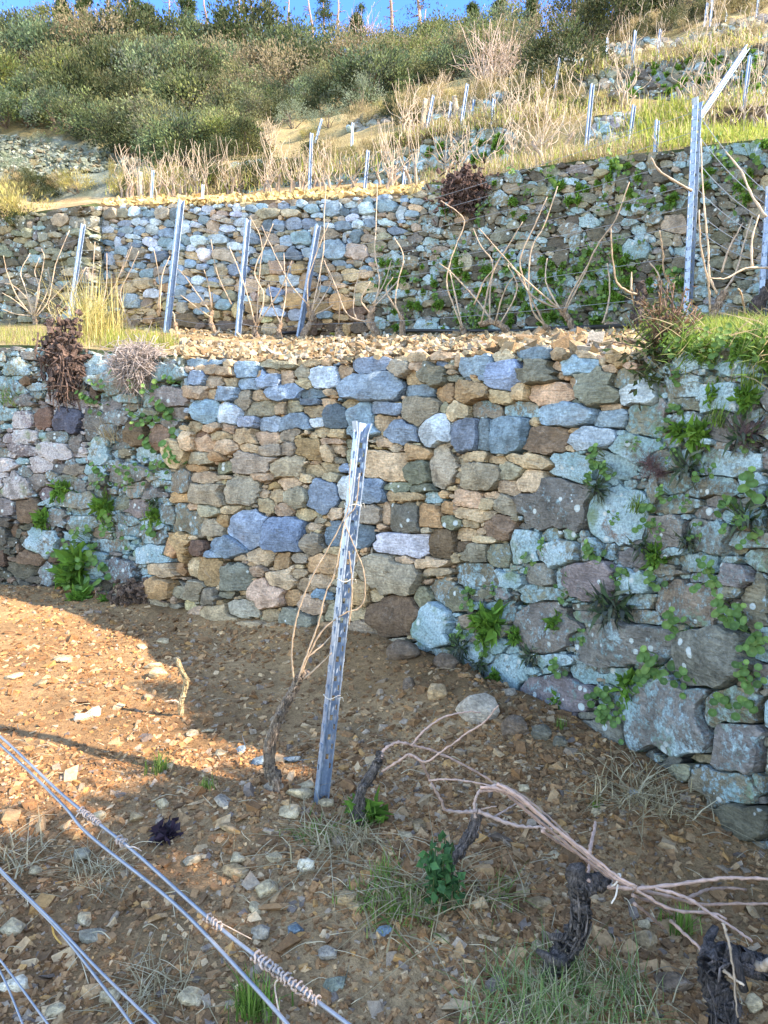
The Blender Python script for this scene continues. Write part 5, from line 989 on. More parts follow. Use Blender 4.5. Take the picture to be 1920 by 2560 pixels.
# pines on the ridge
def pine(u, v, hpx, wpx, crown, label, lean=0.0, fork=False, seed=0):
    r = np.random.default_rng(seed + 1000); p = None; vv = v
    while p is None: p = hit(u, vv); vv += 5
    hpx += vv - 5 - v; k = p.y / F; H = hpx * k; W = max(wpx * k * .62, .08)
    root = empty("pine_tree", p, label, "pine tree", "tall thin pines on the ridge"); mb = MB(); top = np.array([lean * H, 0, H])
    tube(mb, [(0, 0, -1), (lean * H * .3 + r.normal() * .1, 0, H * .4), (lean * H * .7, r.normal() * .2, H * .75), top], W, W * .4, 7, 6, rough=.05, col=(.34, .225, .18))
    if fork: tube(mb, [(0, 0, H * .15), (H * .06, 0, H * .3), (H * .10, .2, H * .62)], W * .6, W * .25, 6, 5, col=(.34, .225, .18))
    nb = 22 if crown else 14; ends = []
    for j in range(nb):
        f = r.uniform(.22, 1.0) if crown else r.uniform(.3, .98); b0 = np.array([lean * H * f, 0, H * f]); a = r.uniform(0, 6.28); L_ = H * r.uniform(.08, .2) * (1.25 - f * .7); e = b0 + np.array([math.cos(a) * L_, math.sin(a) * L_, L_ * r.uniform(-.05, .45)]); tube(mb, [b0, (b0 + e) / 2 + r.normal(size=3) * .1, e], W * .32, W * .12, 5, 3, col=(.22, .16, .13)); ends.append(e)
    mb.build("trunk", M_BARK, root, True)
    if crown:
        cr = MB()
        for e in ends:
            m_ = int(130 * crown); P = e + r.normal(size=(m_, 3)) * np.array([.42, .42, .26]) * (H / 9); N = r.normal(size=(m_, 3)); N[:, 2] += .5; N /= np.linalg.norm(N, axis=1)[:, None]
            V, Fq, cc = leaf_quads(P, N, .24, .05, np.array([.055, .085, .03]) * r.uniform(.6, 1.5, (m_, 1)), r); cr.add(V, [Fq], col=cc)
        cr.build("crown", M_LEAF, root)
PN = [(275, 45, 140, 8, 0, .0, 0, "pink-lit bare pine trunk at the left of the ridge"), (297, 42, 110, 4, .3, .02, 0, "slim pine close to the pink-lit trunk"), (334, 45, 120, 6, .5, -.02, 0, "pine with green sprays right of the pink-lit trunk"), (375, 50, 90, 5, 1.4, 0, 0, "bushy dark pine crown left of the first patch of sky"), (425, 55, 120, 5, 0, .02, 0, "bare leaning pole of a pine above the reddish tree top"), (470, 62, 110, 4, .8, 0, 0, "pine with a dense low crown left of the blue gap"), (515, 60, 120, 4, 0, .02, 0, "single bare trunk left of the blue gap"), (560, 78, 90, 6, .9, 0, 0, "short pine with yellowish crown in the blue gap"), (598, 80, 150, 4, 0, .04, 0, "left one of the cluster of bare trunks"), (609, 82, 150, 5, .1, .0, 0, "second trunk of the bare cluster"), (655, 84, 150, 5, .2, -.25, 0, "pine trunk leaning strongly left across the cluster"), (680, 84, 160, 6, .3, -.03, 0, "forked pine in the middle of the cluster", 1), (718, 82, 130, 4, 0, .05, 0, "thin bare trunk right of the cluster"),
      (783, 86, 130, 5, 0, -.08, 0, "bare trunk leaning left in the wide blue gap"), (815, 86, 120, 5, .35, -.05, 0, "pine with faint twigs in the wide blue gap"), (852, 86, 140, 5, 0, -.04, 0, "straight bare trunk right of the twiggy pine"), (888, 84, 100, 5, 1.2, .08, 0, "green-crowned pine leaning right in the blue gap"), (974, 92, 150, 8, .0, .02, 0, "thick bare trunk in the middle of the ridge"), (1047, 85, 160, 8, .15, -.02, 0, "tall forked pine right of the middle of the ridge", 1), (1092, 80, 60, 4, 0, .05, 0, "short bare stick of a pine"), (1180, 60, 90, 4, 1.3, 0, 0, "pine with a lacy dark crown on the right part of the ridge"), (1243, 55, 90, 5, 1.3, .03, 0, "pine with a wide crown left of the small right sky gap"), (1428, 78, 160, 9, .0, .10, 0, "dark purple pine trunk in the small right sky gap"), (1453, 62, 150, 7, .3, .12, 0, "second dark pine trunk in the small right sky gap"), (160, 30, 90, 5, 1.5, 0, 0, "dark green pine crown at the top left"), (215, 35, 90, 5, 1.4, 0, 0, "blue-green pine crown near the top left"), (1330, 70, 80, 4, 1.2, 0, 0, "pine crown between the ridge and the dark bush"), (1610, 60, 150, 6, 1.5, .02, 0, "dark pine at the top right above the terraces")]
for i, q in enumerate(PN): pine(q[0], q[1], q[2], q[3], q[4], q[7], q[5], len(q) > 8, i)

# ---- grass
def grass_mesh(name, seed, n_, h, spread, cols, lean=.5, wid=.006, segs=3):
    r = np.random.default_rng(seed); b = r.normal(size=(n_, 2)) * spread; a = r.uniform(0, 6.28, n_); le = np.abs(r.normal(size=n_)) * lean; H = h * r.uniform(.45, 1.2, n_); cols = np.array(cols)[r.integers(len(cols), size=n_)] * r.uniform(.7, 1.3, (n_, 1))
    d = np.stack([np.cos(a), np.sin(a)], -1); s = np.stack([-d[:, 1], d[:, 0], np.zeros(n_)], -1) * wid; V = []
    for k in range(segs + 1):
        t = k / segs; P = np.concatenate([b + d * (le * H * t ** 1.6)[:, None], (H * (t - .35 * le * t * t))[:, None]], 1); w_ = (1 - t) ** .7; V += [P - s * w_ * .5, P + s * w_ * .5]
    V = np.stack(V, 1).reshape(-1, 3); i = np.arange(n_)[:, None] * 2 * (segs + 1); Fq = np.concatenate([np.stack([i + 2 * k, i + 2 * k + 1, i + 2 * k + 3, i + 2 * k + 2], -1).reshape(-1, 4) for k in range(segs)])
    return V, Fq, np.repeat(cols, 2 * (segs + 1), 0)
GR = [(.10, .19, .03), (.15, .26, .05), (.08, .14, .03), (.24, .30, .09)]; DRY = [(.40, .32, .19), (.33, .25, .14), (.48, .40, .26), (.26, .19, .105)]; MIX = GR + DRY[:2]; BRT = [(.24, .29, .05), (.30, .33, .07), (.36, .34, .10), (.17, .22, .04)]
def gmesh(seed, *a, **k):
    V, Fq, c = grass_mesh("grass_tuft", seed, *a, **k); return mesh_from("grass_tuft", V, [Fq], M_LEAF, {'col': c})
GT = {'g': [gmesh(1, 70, .13, .03, GR), gmesh(2, 50, .10, .03, GR)], 'm': [gmesh(3, 90, .14, .05, MIX, .8)], 'd': [gmesh(4, 130, .16, .05, DRY, 1.1, .004), gmesh(5, 90, .14, .04, DRY, .9, .004)], 'b': [gmesh(6, 120, .22, .06, BRT, .5)], 'D': [gmesh(7, 320, .55, .10, [(.50, .42, .18), (.44, .36, .14), (.56, .48, .24), (.36, .33, .12)], .8, .007)]}
def tuft(p, key, sc, label, group=None, rot=None):
    o = tag(link("grass_tuft", GT[key][g.integers(len(GT[key]))], None, p), label, "grass tuft", group); o.scale = (sc,) * 3; o.rotation_euler = rot or (0, 0, g.uniform(0, 6.28)); return o
for u, v, k, sc, lab_ in [(835, 2105, 'd', 1.5, "dry matted grass tuft left of the leafy weed by the second vine"), (900, 2120, 'd', 1.2, "second matted dry tuft just right of the first"), (800, 2085, 'm', .9, "grey-green wisps left of the dry matted tuft"), (1110, 2225, 'd', 1.5, "dry straw at the foot of the twisted middle vine"), (1000, 2260, 'm', 1.2, "sparse green and dry grass left of the dark leafy weed"), (960, 2190, 'g', .8, "small bright green tuft among pale stones"), (1585, 1985, 'd', 1.7, "brown hanging dry grass at the foot of the old wall"), (1640, 2015, 'd', 1.2, "smaller dry grass below the hanging one at the wall foot"), (20, 2150, 'd', 1.6, "straw tuft at the left edge by the wires"), (245, 2190, 'd', 1.0, "thin dry grass below the wire knot"), (400, 1930, 'g', .9, "thin green grass left of the leaning vine in the sun"), (520, 1970, 'g', .7, "small green sprout on sunny soil near the post"), (395, 2470, 'd', 1.0, "dry stalks between the lower wires"), (640, 2540, 'g', 1.1, "green tuft at the bottom under the wires"), (620, 2520, 'g', .9, "second green tuft at the bottom under the wires"), (1700, 2330, 'g', .9, "green tuft under the cane bundle"), (1490, 2020, 'g', .45, "tiny green tuft behind the cane bundle"), (1400, 1820, 'g', .5, "small green tuft between the muddy boulders"), (1240, 2240, 'm', .8, "withered grass right of the dark leafy weed")]:
    p = hit(u, v); o = tuft(p, k, sc, lab_)
    if k in 'dm': o.scale = (sc * 1.15, sc * 1.15, sc * .42)
def grass_patch(name, pts_, seed, per, h, cols, label, spread=.05, lean=.7, wid=.005):
    mb = MB()
    for i, (u, v) in enumerate(pts_):
        p = hit(u, v)
        if p is None: continue
        V, Fq, c = grass_mesh("g", seed + i, per, h, spread, cols, lean, wid); mb.add(V + np.array(p), [Fq], col=c)
    tag(mb.build(name, M_LEAF), label, "grass", kind='stuff')
grass_patch("grass", scatter(62, [(1230, 2460), (1340, 2405), (1560, 2440), (1640, 2500), (1640, 2590), (1180, 2590)], 5), 2000, 14, .11, [(.15, .25, .07), (.20, .30, .10), (.12, .19, .06), (.40, .35, .20), (.48, .40, .25)], "rough green grass among stones at the bottom of the picture", .04, 1.1, .0042)
grass_patch("grass", scatter(26, [(900, 2230), (1010, 2200), (1080, 2290), (960, 2320)], 6), 2300, 14, .06, MIX, "thin grass round the middle vine")
grass_patch("grass", scatter(170, [(1600, 818), (1940, 800), (1940, 862), (1680, 858)], 7), 2500, 30, .09, BRT + GR, "bright green grass on the second terrace at the right", .09)
grass_patch("grass", scatter(150, [(-20, 830), (300, 832), (440, 855), (440, 880), (300, 872), (-20, 868)], 8), 2800, 26, .16, BRT + DRY, "sunlit yellow-green grass on the second terrace at the left", .12)
grass_patch("grass", scatter(140, [(1600, 300), (1720, 280), (1730, 372), (1610, 378)], 9), 3100, 30, .16, BRT + DRY[:1], "glowing yellow-green grass bank on the upper terrace", .2, .6, .012)
grass_patch("grass", scatter(120, [(1720, 344), (1930, 334), (1930, 352), (1720, 366)], 10), 3400, 22, .09, BRT, "bright grass edge along the top of the old mossy wall", .15, .6, .01)
grass_patch("grass", scatter(200, [(1060, 452), (1300, 412), (1480, 385), (1600, 376), (1600, 386), (1300, 428), (1060, 468)], 11), 3700, 22, .16, DRY + BRT[:1], "dry grass along the top of the second wall", .14, .7, .008)
grass_patch("grass", scatter(240, [(980, 350), (1300, 285), (1560, 262), (1560, 285), (1300, 318), (1000, 378)], 12), 4000, 18, .13, DRY + DRY + BRT, "dry and green grass on the fourth terrace", .2, .7, .012)
grass_patch("grass", scatter(200, [(1310, 215), (1920, 100), (1920, 130), (1560, 185), (1310, 240)], 13), 4300, 18, .14, DRY + DRY + BRT, "dry grass on the high terraces", .22, .7, .014)
grass_patch("grass", scatter(160, [(290, 485), (560, 470), (1000, 395), (1000, 440), (560, 490), (290, 497)], 14), 4700, 22, .24, DRY + DRY + BRT, "dry grass behind the third terrace", .22, .7, .014)
grass_patch("grass", scatter(90, [(1720, 262), (1930, 254), (1930, 268), (1720, 276)], 15), 5000, 20, .1, BRT + DRY, "green grass above the dark earth bank", .2, .6, .012)
p = hit(232, 850); tuft(p, 'D', 1.7, "big golden dry grass clump on the second terrace near the left"); p = hit(290, 868); tuft(p, 'b', 1.3, "bright green grass tuft right of the golden clump"); p = hit(405, 872); tuft(p, 'b', 1.2, "bright green grass tuft above the grey cushion bush"); p = hit(350, 860); tuft(p, 'b', 1.0, "yellow-green tuft between the golden clump and the cushion bush")
# ---- plants growing in the wall
def pennywort_mesh(seed, n_, rad, pal, spread=1.0):
    r = np.random.default_rng(seed); mb = MB(); pal = np.array(pal)
    for k in range(n_):
        c = np.array([r.normal() * .05 * spread, -.02 - r.random() * .04, r.normal() * .045 * spread]); R = rad * r.uniform(.55, 1.15); nrm = np.array([r.normal() * .35, -1, .65 + r.normal() * .35]); nrm /= np.linalg.norm(nrm)
        x = np.cross(nrm, [0, 0, 1.]); x /= np.linalg.norm(x); y = np.cross(nrm, x); a = np.linspace(0, 2 * np.pi, 12, endpoint=False); w_ = 1 + .06 * np.sin(a * 6 + r.uniform(0, 6))
        ring = [c + nrm * (R * h) + (R * q * w_)[:, None] * (np.cos(a)[:, None] * x + np.sin(a)[:, None] * y) for q, h in ((1, .22), (.6, .06))]
        V = np.concatenate(ring + [c[None]]); j = np.arange(12); jj = (j + 1) % 12; col = pal[r.integers(len(pal))] * r.uniform(.75, 1.3)
        cv = np.tile(col, (25, 1)); cv[12:24] *= .9; cv[24] = cv[24] * 1.25 + .02
        mb.add(V, [np.stack([j, jj, 12 + jj, 12 + j], -1), np.stack([12 + j, 12 + jj, np.full(12, 24)], -1)], col=cv)
        tube(mb, [(c[0] * .4, .04, c[2] * .4 - .01), c * np.array([.8, .6, .8]), c], .0022, sides=4, per=3, col=(.16, .24, .07))
    return mb.mesh("pennywort", M_LEAF, True)
PG = [(.10, .21, .055), (.13, .25, .07), (.075, .16, .045), (.16, .27, .07)]
PWM = [pennywort_mesh(40 + i, 7 + 2 * i, .026, PG) for i in range(4)]; PWS = [pennywort_mesh(60 + i, 9, .02, PG, 1.2) for i in range(3)]
def rosette_mesh(name, seed, n_, L_, W_, pal, droop=.3):
    r = np.random.default_rng(seed); d = r.normal(size=(n_, 3)); d[:, 1] = -np.abs(d[:, 1]) * .8 - .2; d[:, 2] = d[:, 2] * .8 + .15; d /= np.linalg.norm(d, axis=1)[:, None]
    mb = MB(); V, Fq, c = leaf_quads(np.zeros((n_, 3)) + r.normal(size=(n_, 3)) * .012, d * 1.6, L_ * r.uniform(.6, 1.2, n_), W_ * r.uniform(.7, 1.2, n_), np.array(pal)[r.integers(len(pal), size=n_)] * r.uniform(.7, 1.3, (n_, 1)), r, droop); mb.add(V, [Fq], col=c); return mb.mesh(name, M_LEAF)
PLT = [rosette_mesh("wall_plant", 70 + i, 46, .11, .016, [(.06, .10, .05), (.08, .13, .06), (.10, .12, .08), (.05, .06, .05)]) for i in range(2)]
HRB = [rosette_mesh("wall_herb", 80 + i, 90, .055, .024, [(.11, .24, .04), (.15, .30, .05), (.09, .19, .035)]) for i in range(3)]
DRT = [twig_mesh(910, 110, (.15, .085, .085), 1.0, 1.6), twig_mesh(911, 80, (.30, .21, .15), 1.0, 1.6)]
def on_wall(Wl, u, v, off=-.05): return Vector(Wl.pt(u, v, off).tolist())
NEAR = lambda u, v: "%s the old lichened wall" % ("high on" if v < 1150 else "halfway up" if v < 1450 else "low on")
k_ = 0
PW = [(1505, 1150, 1.2), (1495, 1175, 1), (1530, 1180, .9), (1480, 1205, .8), (1690, 1030, .9), (1675, 1130, .7), (1770, 1190, 1.1), (1895, 1220, 1.3), (1815, 1262, 1), (1835, 1290, 1.1), (1870, 1330, 1), (1620, 1300, 1.1), (1620, 1275, .9), (1668, 1240, .8), (1725, 1260, .8), (1500, 1380, 1.2), (1480, 1390, .8), (1370, 1370, .9), (1325, 1405, .9), (1432, 1415, .9), (1435, 1440, .8), (1420, 1490, 1), (1550, 1445, .8), (1645, 1450, 1.0), (1560, 1435, .9), (1775, 1445, 1.2), (1760, 1420, .8), (1690, 1555, 1.2), (1705, 1575, 1.0), (1830, 1530, 1.2), (1850, 1545, 1), (1870, 1590, 1.2), (1905, 1600, 1.3), (1900, 1700, 1.2), (1880, 1690, 1), (1205, 1590, 1.2), (1215, 1600, 1), (1165, 1580, .9), (1180, 1480, .9), (1175, 1500, 1.1), (1240, 1470, .8), (1215, 1640, .8), (1140, 1592, .8), (1400, 1670, 1), (1655, 1655, 1.5), (1640, 1680, 1.3), (1615, 1695, 1.1), (1728, 1705, 1.4), (1715, 1690, 1.0), (1505, 1740, 1.1), (1530, 1765, 1.4), (1545, 1770, 1.3), (1560, 1790, 1.2), (1520, 1790, 1), (1560, 1825, 1.1), (1270, 1740, .7), (1450, 1590, .7), (1810, 1755, 1), (1870, 1765, 1), (1600, 1110, .7), (1545, 1300, .7), (1880, 1110, .8), (1795, 900, .9), (1700, 950, .8), (1660, 1330, .8), (1745, 1330, .7), (1660, 1080, .7)]
for u, v, s in PW:
    o = tag(link("pennywort", PWM[g.integers(4)], None, on_wall(W1, u, v)), "round-leaved green pennywort clump " + NEAR(u, v), "pennywort", "pennywort on the old lichened wall"); o.scale = (s * .70,) * 3; o.rotation_euler = (0, g.normal() * .3, g.normal() * .2 - .5)
for u, v, s in [(375, 960, 1), (400, 1000, 1), (410, 1030, 1.2), (385, 1050, 1), (420, 1050, .9), (365, 1045, .9), (430, 960, .8), (300, 950, .9), (270, 960, .9), (370, 1120, 1), (425, 1140, 1.2), (435, 1160, 1), (410, 1170, .8), (330, 1190, .9), (350, 1215, .8), (265, 1190, .8), (215, 1365, 1.1), (230, 1350, .9), (175, 1380, 1), (300, 1330, 1), (380, 1340, 1), (300, 1310, .9), (255, 1430, 1.3), (245, 1450, 1.4), (260, 1425, 1), (205, 1460, .9), (225, 1010, .8), (210, 1000, .8), (240, 1180, .8), (150, 1220, .8), (345, 1165, .8), (410, 1185, .8)]:
    o = tag(link("pennywort", PWS[g.integers(3)], None, on_wall(W1, u, v)), "small round-leaved green clump on the old wall left of the rebuilt part", "pennywort", "pennywort on the left old wall"); o.scale = (s * 1.5,) * 3; o.rotation_euler = (0, g.normal() * .3, g.normal() * .2)
for u, v, s, lab_ in [(1228, 1555, 2.0, "bright feathery herb, the largest on the old wall"), (1220, 1585, 1.4, "bright herb under the large feathery one"), (1200, 1550, 1.2, "bright herb left of the large feathery one"), (1290, 1590, 1.0, "small herb right of the large feathery one"), (1390, 1560, 1, "small herb between two dark stones"), (1570, 1720, 1.5, "grassy herb above the thick pennywort cluster"), (1400, 1755, 1, "herb tuft on top of the lowest lichened stone"), (1240, 1690, 1, "herb hanging above the muddy bank"), (1700, 1080, 1, "herb in the joint beside the big green-lichened stone"), (1745, 1085, 1.3, "bright herb below the corner bush"), (1780, 990, 1, "herb near the top of the right old wall"), (1640, 1390, 1.1, "herb beside two dark bare stones"), (1860, 1000, 1, "herb at the upper right edge of the wall"), (200, 1410, 2.2, "dense green herb cushion low on the left old wall"), (185, 1440, 1.8, "green herb mass at the foot of the left old wall"), (165, 1430, 1.4, "darker herb mass beside the green cushion"), (200, 1495, 1.4, "bright green herb on the soil at the left wall foot"), (265, 1500, .8, "tiny herb on the soil right of the bright one"), (110, 1300, 1.2, "herb sprig on the far left of the old wall"), (155, 1225, 1.3, "herb patch below the whitish lichen streak"), (260, 1265, 1.4, "leafy herb in the middle of the left old wall"), (390, 1290, 1.2, "herb at the edge of the rebuilt part"), (920, 2045, 1.7, "bright green leafy weed at the foot of the low gnarled vine")]:
    p = hit(u, v) if v > 1480 and u < 300 or v > 2000 else on_wall(W1, u, v, -.04)
    o = tag(link("wall_herb", HRB[g.integers(3)], None, p), lab_, "herb"); o.scale = (s * 1.15 * (1.5 if u < 420 else 1),) * 3; o.rotation_euler = (0, g.normal() * .3, g.normal() * .3)
for u, v, s, lab_ in [(1535, 1520, 1.7, "large dark strap-leaved plant in the middle of the old wall"), (1500, 1500, 1.2, "strap-leaved plant left of the largest one"), (1490, 1225, 1.1, "grey-green strap-leaved plant above the spotted stone"), (1150, 1620, 1.2, "strap-leaved plant at the lower corner of the old wall"), (1200, 1660, 1.0, "small strap-leaved plant below the corner one"), (1605, 1370, 1.1, "thin strap-leaved plant beside the heavy lichen stone"), (1720, 1170, 1.2, "dark strap-leaved plant under the corner bush"), (1870, 1300, 1, "strap-leaved plant at the right edge"), (1715, 1350, .9, "dark leaf rosette between two bare stones"), (1330, 1640, 1, "strap leaves below the dark flat stone"), (1860, 1090, 1.2, "dark hanging plant high at the right"), (390, 1260, 1.1, "grassy plant near the left edge of the rebuilt part")]:
    o = tag(link("wall_plant", PLT[g.integers(2)], None, on_wall(W1, u, v, -.05)), lab_, "wall plant"); o.scale = (s,) * 3
for u, v, k, s, lab_ in [(1625, 1165, 0, 1.0, "purple-brown dead plant tangle on the old wall"), (1650, 1185, 0, .7, "smaller dead tangle beside the purple-brown one"), (1870, 1090, 0, 1.0, "dark dead tangle high at the right edge"), (290, 1075, 1, .9, "straw tuft hanging on the left old wall"), (270, 1235, 0, .9, "dry dark stalks in the middle of the left old wall"), (1000, 1680, 0, 1.1, "hanging roots over the muddy bank")]:
    o = tag(link("dead_plant", DRT[k], None, on_wall(W1, u, v, -.05)), lab_, "dead plant"); o.scale = (s * .105,) * 3; o.rotation_euler = (1.1, 0, 0)
tuft(on_wall(W1, 285, 1090), 'd', 1.6, "pale straw tuft growing out of the left old wall", None, (.7, 0, 0)); tuft(on_wall(W1, 390, 1300), 'g', 1.6, "green grass tuft at the ragged edge of the left old wall", None, (.4, 0, 0)); tuft(on_wall(W1, 1590, 1275), 'g', .8, "grass blades in a joint of the right old wall", None, (.5, 0, 0)); tuft(on_wall(W1, 1870, 960), 'g', 1.0, "bright grass blades near the top right of the wall", None, (.3, 0, 0)); tuft(on_wall(W1, 25, 1000), 'm', 1.5, "faded grass at the left end of the old wall", None, (.6, 0, 0)); tuft(on_wall(W1, 1795, 1060), 'g', .9, "green blades beside the dark bare stone", None, (.5, 0, 0))
# mossy green patches low on the second wall
W4 = RowWall(R4b, R4t); W3 = RowWall(R3b, R3t)
for i, (u, v) in enumerate(scatter(60, [(1560, 180), (1900, 120), (1900, 240), (1560, 250)], 31) + scatter(30, [(1070, 370), (1250, 330), (1280, 400), (1070, 440)], 32)):
    Wx = W4 if v < 300 else W3; o = tag(link('wall_herb', HRB[i % 3], None, on_wall(Wx, u, v, -.06)), 'small green plant in the tall mossy upper wall' if v < 300 else 'small green plant in the lichened third wall', 'herb', 'plants in the mossy upper wall' if v < 300 else 'plants in the third wall'); o.scale = (g.uniform(.6, 1.5),) * 3; o.rotation_euler = (0, g.uniform(0, 6), 0)
for i, (u, v) in enumerate(scatter(210, [(940, 640), (1300, 640), (1550, 620), (1720, 700), (1700, 800), (1300, 830), (960, 830)], 21) + scatter(50, [(1080, 470), (1450, 410), (1700, 390), (1700, 520), (1300, 560), (1100, 560)], 22) + scatter(14, [(1760, 380), (1920, 360), (1920, 500), (1760, 520)], 23)):
    L_ = PWS if i % 2 else HRB; o = tag(link("pennywort" if i % 2 else "wall_herb", L_[g.integers(3)], None, on_wall(W2, u, v, -.05)), "small round-leaved clump on the second old wall" if i % 2 else "small green herb in the joints of the second old wall", "pennywort" if i % 2 else "herb", "clumps on the second old wall" if i % 2 else "herbs on the second old wall"); o.scale = (g.uniform(.7, 1.5) * (.85 if i % 2 else .8),) * 3; o.rotation_euler = (0, g.uniform(0, 6), 0)
# green growth hanging over the top edge of the right old wall
for i, (u, v) in enumerate(scatter(46, [(1600, 852), (1930, 850), (1930, 905), (1680, 890)], 41)):
    p = on_wall(W1, u, v, -.04); k = i % 3
    if k == 0: o = tag(link("pennywort", PWS[i % 3], None, p), "green clump overhanging the top of the right old wall", "pennywort", "overhanging green clumps"); o.scale = (g.uniform(.5, .8),) * 3
    elif k == 1: o = tag(link("wall_herb", HRB[g.integers(3)], None, p), "leafy herb overhanging the top of the right old wall", "herb", "overhanging herbs"); o.scale = (g.uniform(.6, 1.1),) * 3
    else: o = tuft(p, 'g' if i % 2 else 'm', g.uniform(.7, 1.2), "grass tuft overhanging the top of the right old wall", "overhanging grass tufts", (g.uniform(.5, 1.6), g.normal() * .4, 0))
# cushion bush, dark corner bush, root masses, ferns, weeds
c = hit(345, 905) if hit(345, 905).y < 9 else on_wall(W1, 345, 910, -.1); mbx = MB(); r = np.random.default_rng(4)
for k in range(1300):
    d = r.normal(size=3); d[2] = d[2] * .9 - .15; d[1] -= .5; d /= np.linalg.norm(d); L_ = .21 * r.uniform(.5, 1.2); tube(mbx, [r.normal(size=3) * .05, d * L_ * .6 + r.normal(size=3) * .04, d * L_ + r.normal(size=3) * .05 - [0, 0, .04]], .0032, .002, 4, 3, col=np.array((.33, .275, .25)) * r.uniform(.55, 1.3))
o = tag(mbx.build("cushion_bush", M_CANE, None, True), "grey-white dried cushion bush hanging over the edge of the front wall", "dried bush"); o.location = on_wall(W1, 348, 905, -.12); o.scale = (1.25, 1, 1.15)
p = on_wall(W1, 1665, 862, -.02); root = empty("corner_bush", p, "dark reddish bush with sparse leaves growing at the top of the wall", "bush"); mb = MB(); r = np.random.default_rng(5); ends = []
for k in range(70):
    a = r.uniform(0, 6.28); b_ = abs(r.normal()) * .75; d = np.array([math.cos(a) * math.sin(b_), math.sin(a) * math.sin(b_) * .6, math.cos(b_)]); L_ = .26 * r.uniform(.4, 1.15); q = [np.zeros(3), d * L_ * .5 + r.normal(size=3) * .02, d * L_ + r.normal(size=3) * .03]; tube(mb, q, .006, .0025, 4, 4, col=np.array((.16, .085, .06)) * r.uniform(.6, 1.4))
    ends += [q[2], q[1] + (q[2] - q[1]) * .6]
mb.build("branches", M_CANE, root, True); E_ = np.array(ends); E_ = np.repeat(E_, 3, 0) + r.normal(size=(len(E_) * 3, 3)) * .015; V, Fq, cc = leaf_quads(E_, r.normal(size=E_.shape), .035, .012, np.array([(.14, .08, .045), (.10, .10, .04), (.18, .12, .07), (.08, .12, .04)])[r.integers(4, size=len(E_))], r); mb = MB(); mb.add(V, [Fq], col=cc)
V, Fq, cc = leaf_quads(np.array([.0, .0, -.08]) + r.normal(size=(240, 3)) * np.array([.10, .04, .08]), np.tile([0, -.5, -.3], (240, 1)), .06, .022, np.array([(.05, .07, .025), (.07, .06, .03), (.09, .13, .04)])[r.integers(3, size=240)], r); mb.add(V, [Fq], col=cc); mb.build("leaves", M_LEAF, root)
def root_mass(name, p, sx, sz, n_, label, col, seed):  # dead roots with clods of earth, not a climbing plant
    r = np.random.default_rng(seed); mb = MB()
    for k in range(n_):
        s = np.array([r.normal() * sx * .45, -abs(r.normal()) * .06, r.normal() * sz * .4]); d = np.array([r.normal() * .5, -.25 * r.random(), -abs(r.normal())]); L_ = sz * r.uniform(.15, .45); tube(mb, [s, s + d * L_ * .5 + r.normal(size=3) * .03, s + d * L_], .012 * r.uniform(.4, 1.3), .003, 5, 4, rough=.15, col=np.array(col) * r.uniform(.5, 1.5))
    n2 = n_ * 3; P = np.stack([r.normal(size=n2) * sx * .42, -np.abs(r.normal(size=n2)) * .05, r.normal(size=n2) * sz * .38], -1); V, Fq, cc = shards(P, r.uniform(.015, .06, n2), np.array(col) * r.uniform(.5, 1.6, (n2, 1)), r, .6, 1.0); mb.add(V, [Fq], col=cc)
    o = tag(mb.build(name, M_BARK), label, "roots"); o.location = p
root_mass("dead_roots", on_wall(W2, 1165, 478, -.12), .34, .26, 190, "dark brown hole of roots and earth near the top of the second wall", (.09, .05, .04), 1)
root_mass("dead_roots", on_wall(W1, 165, 900, -.10), .21, .44, 180, "dark brown dead roots hanging over the left end of the front wall", (.12, .075, .06), 2)
root_mass("dead_roots", on_wall(W1, 350, 1485, -.10), .30, .16, 90, "brown dead roots low on the wall left of the rebuilt part", (.16, .10, .07), 3)
def fern(u, v, s, col, label):
    p = hit(u, v); mb = MB(); r = np.random.default_rng(int(u))
    for k in range(11):
        a = r.uniform(0, 6.28); L_ = r.uniform(.7, 1.1); T = np.linspace(0.1, 1, 16); C = np.stack([np.cos(a) * T * L_ * .8, np.sin(a) * T * L_ * .8, L_ * (T * .9 - .75 * T ** 2)], -1); side = np.array([-math.sin(a), math.cos(a), .15])
        for sg in (-1, 1):
            V, Fq, cc = leaf_quads(C, np.tile(side * sg * 2.2, (16, 1)), .26 * (1.05 - T), .06, np.array(col) * r.uniform(.7, 1.3, (16, 1)), r, .1); mb.add(V, [Fq], col=cc)
        tube(mb, C, .01, .004, 4, raw=True, col=(.25, .20, .06))
    o = tag(mb.build("fern", M_LEAF), label, "fern"); o.location = p; o.scale = (s,) * 3
fern(1000, 832, .24, (.36, .30, .08), "yellow-brown fern at the foot of the second wall"); fern(1092, 828, .27, (.30, .33, .08), "yellow-green fern right of the brown one"); fern(965, 818, .24, (.22, .28, .07), "green fern half hidden behind the tall vine"); fern(840, 842, .14, (.34, .38, .08), "small bright yellow-green fern by the stout vine")
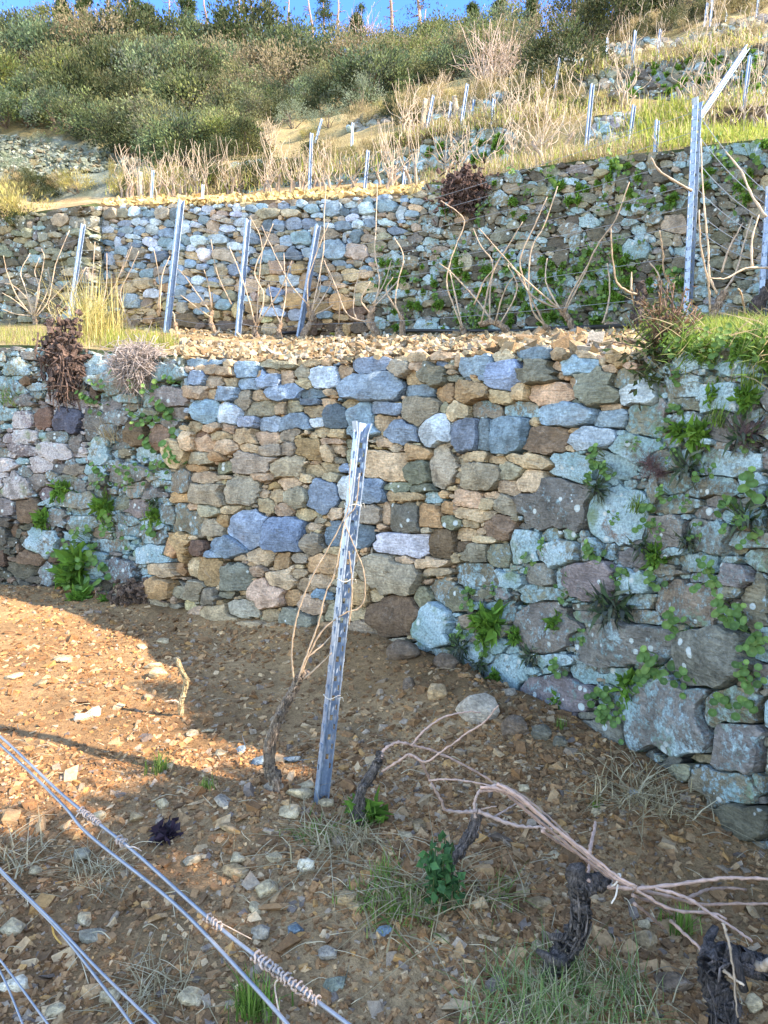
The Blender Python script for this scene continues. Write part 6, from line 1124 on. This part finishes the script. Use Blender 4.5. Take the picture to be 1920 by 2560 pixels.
# leafy weed climbing the middle vine
p = hit(1098, 2262); mb = MB(); r = np.random.default_rng(12)
for k in range(9): x = np.array([r.normal() * .04, r.normal() * .03, 0]); hgt = r.uniform(.10, .24); tube(mb, [x, x + [.01, 0, hgt]], .003, .002, 4, 3, col=(.10, .14, .05)); m_ = 16; P = x + np.stack([r.normal(size=m_) * .012, r.normal(size=m_) * .012, r.uniform(.02, hgt, m_)], -1); V, Fq, cc = leaf_quads(P, r.normal(size=(m_, 3)) + [0, -.4, .2], .042, .030, np.array((.045, .13, .045)) * r.uniform(.6, 1.6, (m_, 1)), r); mb.add(V, [Fq], col=cc)
o = tag(mb.build("leafy_weed", M_LEAF), "dark green nettle-like weed beside the trunk of the middle vine", "weed"); o.location = p
p = hit(412, 2098); mb = MB(); r = np.random.default_rng(13); V, Fq, cc = leaf_quads(r.normal(size=(70, 3)) * .018, r.normal(size=(70, 3)) + [0, 0, .3], .05, .035, np.array((.035, .022, .035)) * r.uniform(.5, 1.6, (70, 1)), r); mb.add(V, [Fq], col=cc); o = tag(mb.build("withered_leaf_heap", M_LEAF), "dark purple clump of withered leaves on the stony soil", "dead leaves"); o.location = p + Vector((0, 0, .02))
# straw litter on the soil
mb = MB(); r = np.random.default_rng(77)
for k in range(420):
    y = r.uniform(1.1, 4.5); x = r.uniform(-.6, .62) * y
    if y > float(interp(x / y, W1.r, W1.D)) - .1: continue
    a = r.uniform(0, 6.28); L_ = r.uniform(.03, .13); z = float(gz(x, y)) + .016; d = np.array([math.cos(a), math.sin(a), 0]); c = np.array([x, y, z]); tube(mb, [c, c + d * L_ * .5 + [r.normal() * .01, r.normal() * .01, .012], c + d * L_], .0016 * r.uniform(.6, 1.6), .001, 4, 3, col=np.array((.46, .36, .23)) * r.uniform(.5, 1.3))
tag(mb.build("litter", M_CANE, None, True), "straw and broken twigs scattered over the soil", "litter", kind='stuff')
o = hit(135, 2360); mb = MB(); tube(mb, [(0, 0, .05), (-.006, .01, .02), (.004, 0, 0), (.035, -.02, -.015)], .004, .003, 6, 8, col=(.55, .28, .06)); w2_ = mb.build("orange_twig", M_CANE, None, True); w2_.location = o + Vector((0, 0, .03)); tag(w2_, "orange bent twig below the middle wires", "twig")

# olive trees added out of view to shade the near left soil
for n_, (ox, oy, oz, cs, lab_) in enumerate([(4.35, -.05, 2.62, 1.0, "added out-of-view olive tree on the terrace bank, shading the near left soil"), (4.25, .80, 2.62, .82, "smaller olive tree added out of view for shade, nearer the wall")]):
    root = empty("added_olive_tree", (ox, oy, oz), lab_, "olive tree", "olive trees added on the bank for shade"); mb = MB(); r = np.random.default_rng(61 + n_)
    tube(mb, [(0, 0, -.3), (.05, 0, .3), (-.05, .05, .8), (.0, .1, 1.2)], .10, .06, 10, 5, rough=.2, col=(.2, .17, .13))
    for k in range(7): a = k * .9 + r.normal() * .2; tube(mb, [(0, .08, .9 + .05 * k), (.4 * math.cos(a), .4 * math.sin(a), 1.3 + .05 * k), (.9 * cs * math.cos(a), .9 * cs * math.sin(a), 1.6 + .1 * r.normal())], .04, .012, 6, 4, rough=.1, col=(.2, .17, .13))
    mb.build("trunk", M_BARK, root, True); cm = shrub_mesh("crown", 62 + n_, GRY, 44, 70, .13, .36, .75, 0, .35, 0); cm.transform(Matrix.Translation((0, 0, .85)) @ Matrix.Diagonal((1.25 * cs, 1.35 * cs, 1.05 * cs, 1))); link("crown", cm, root)
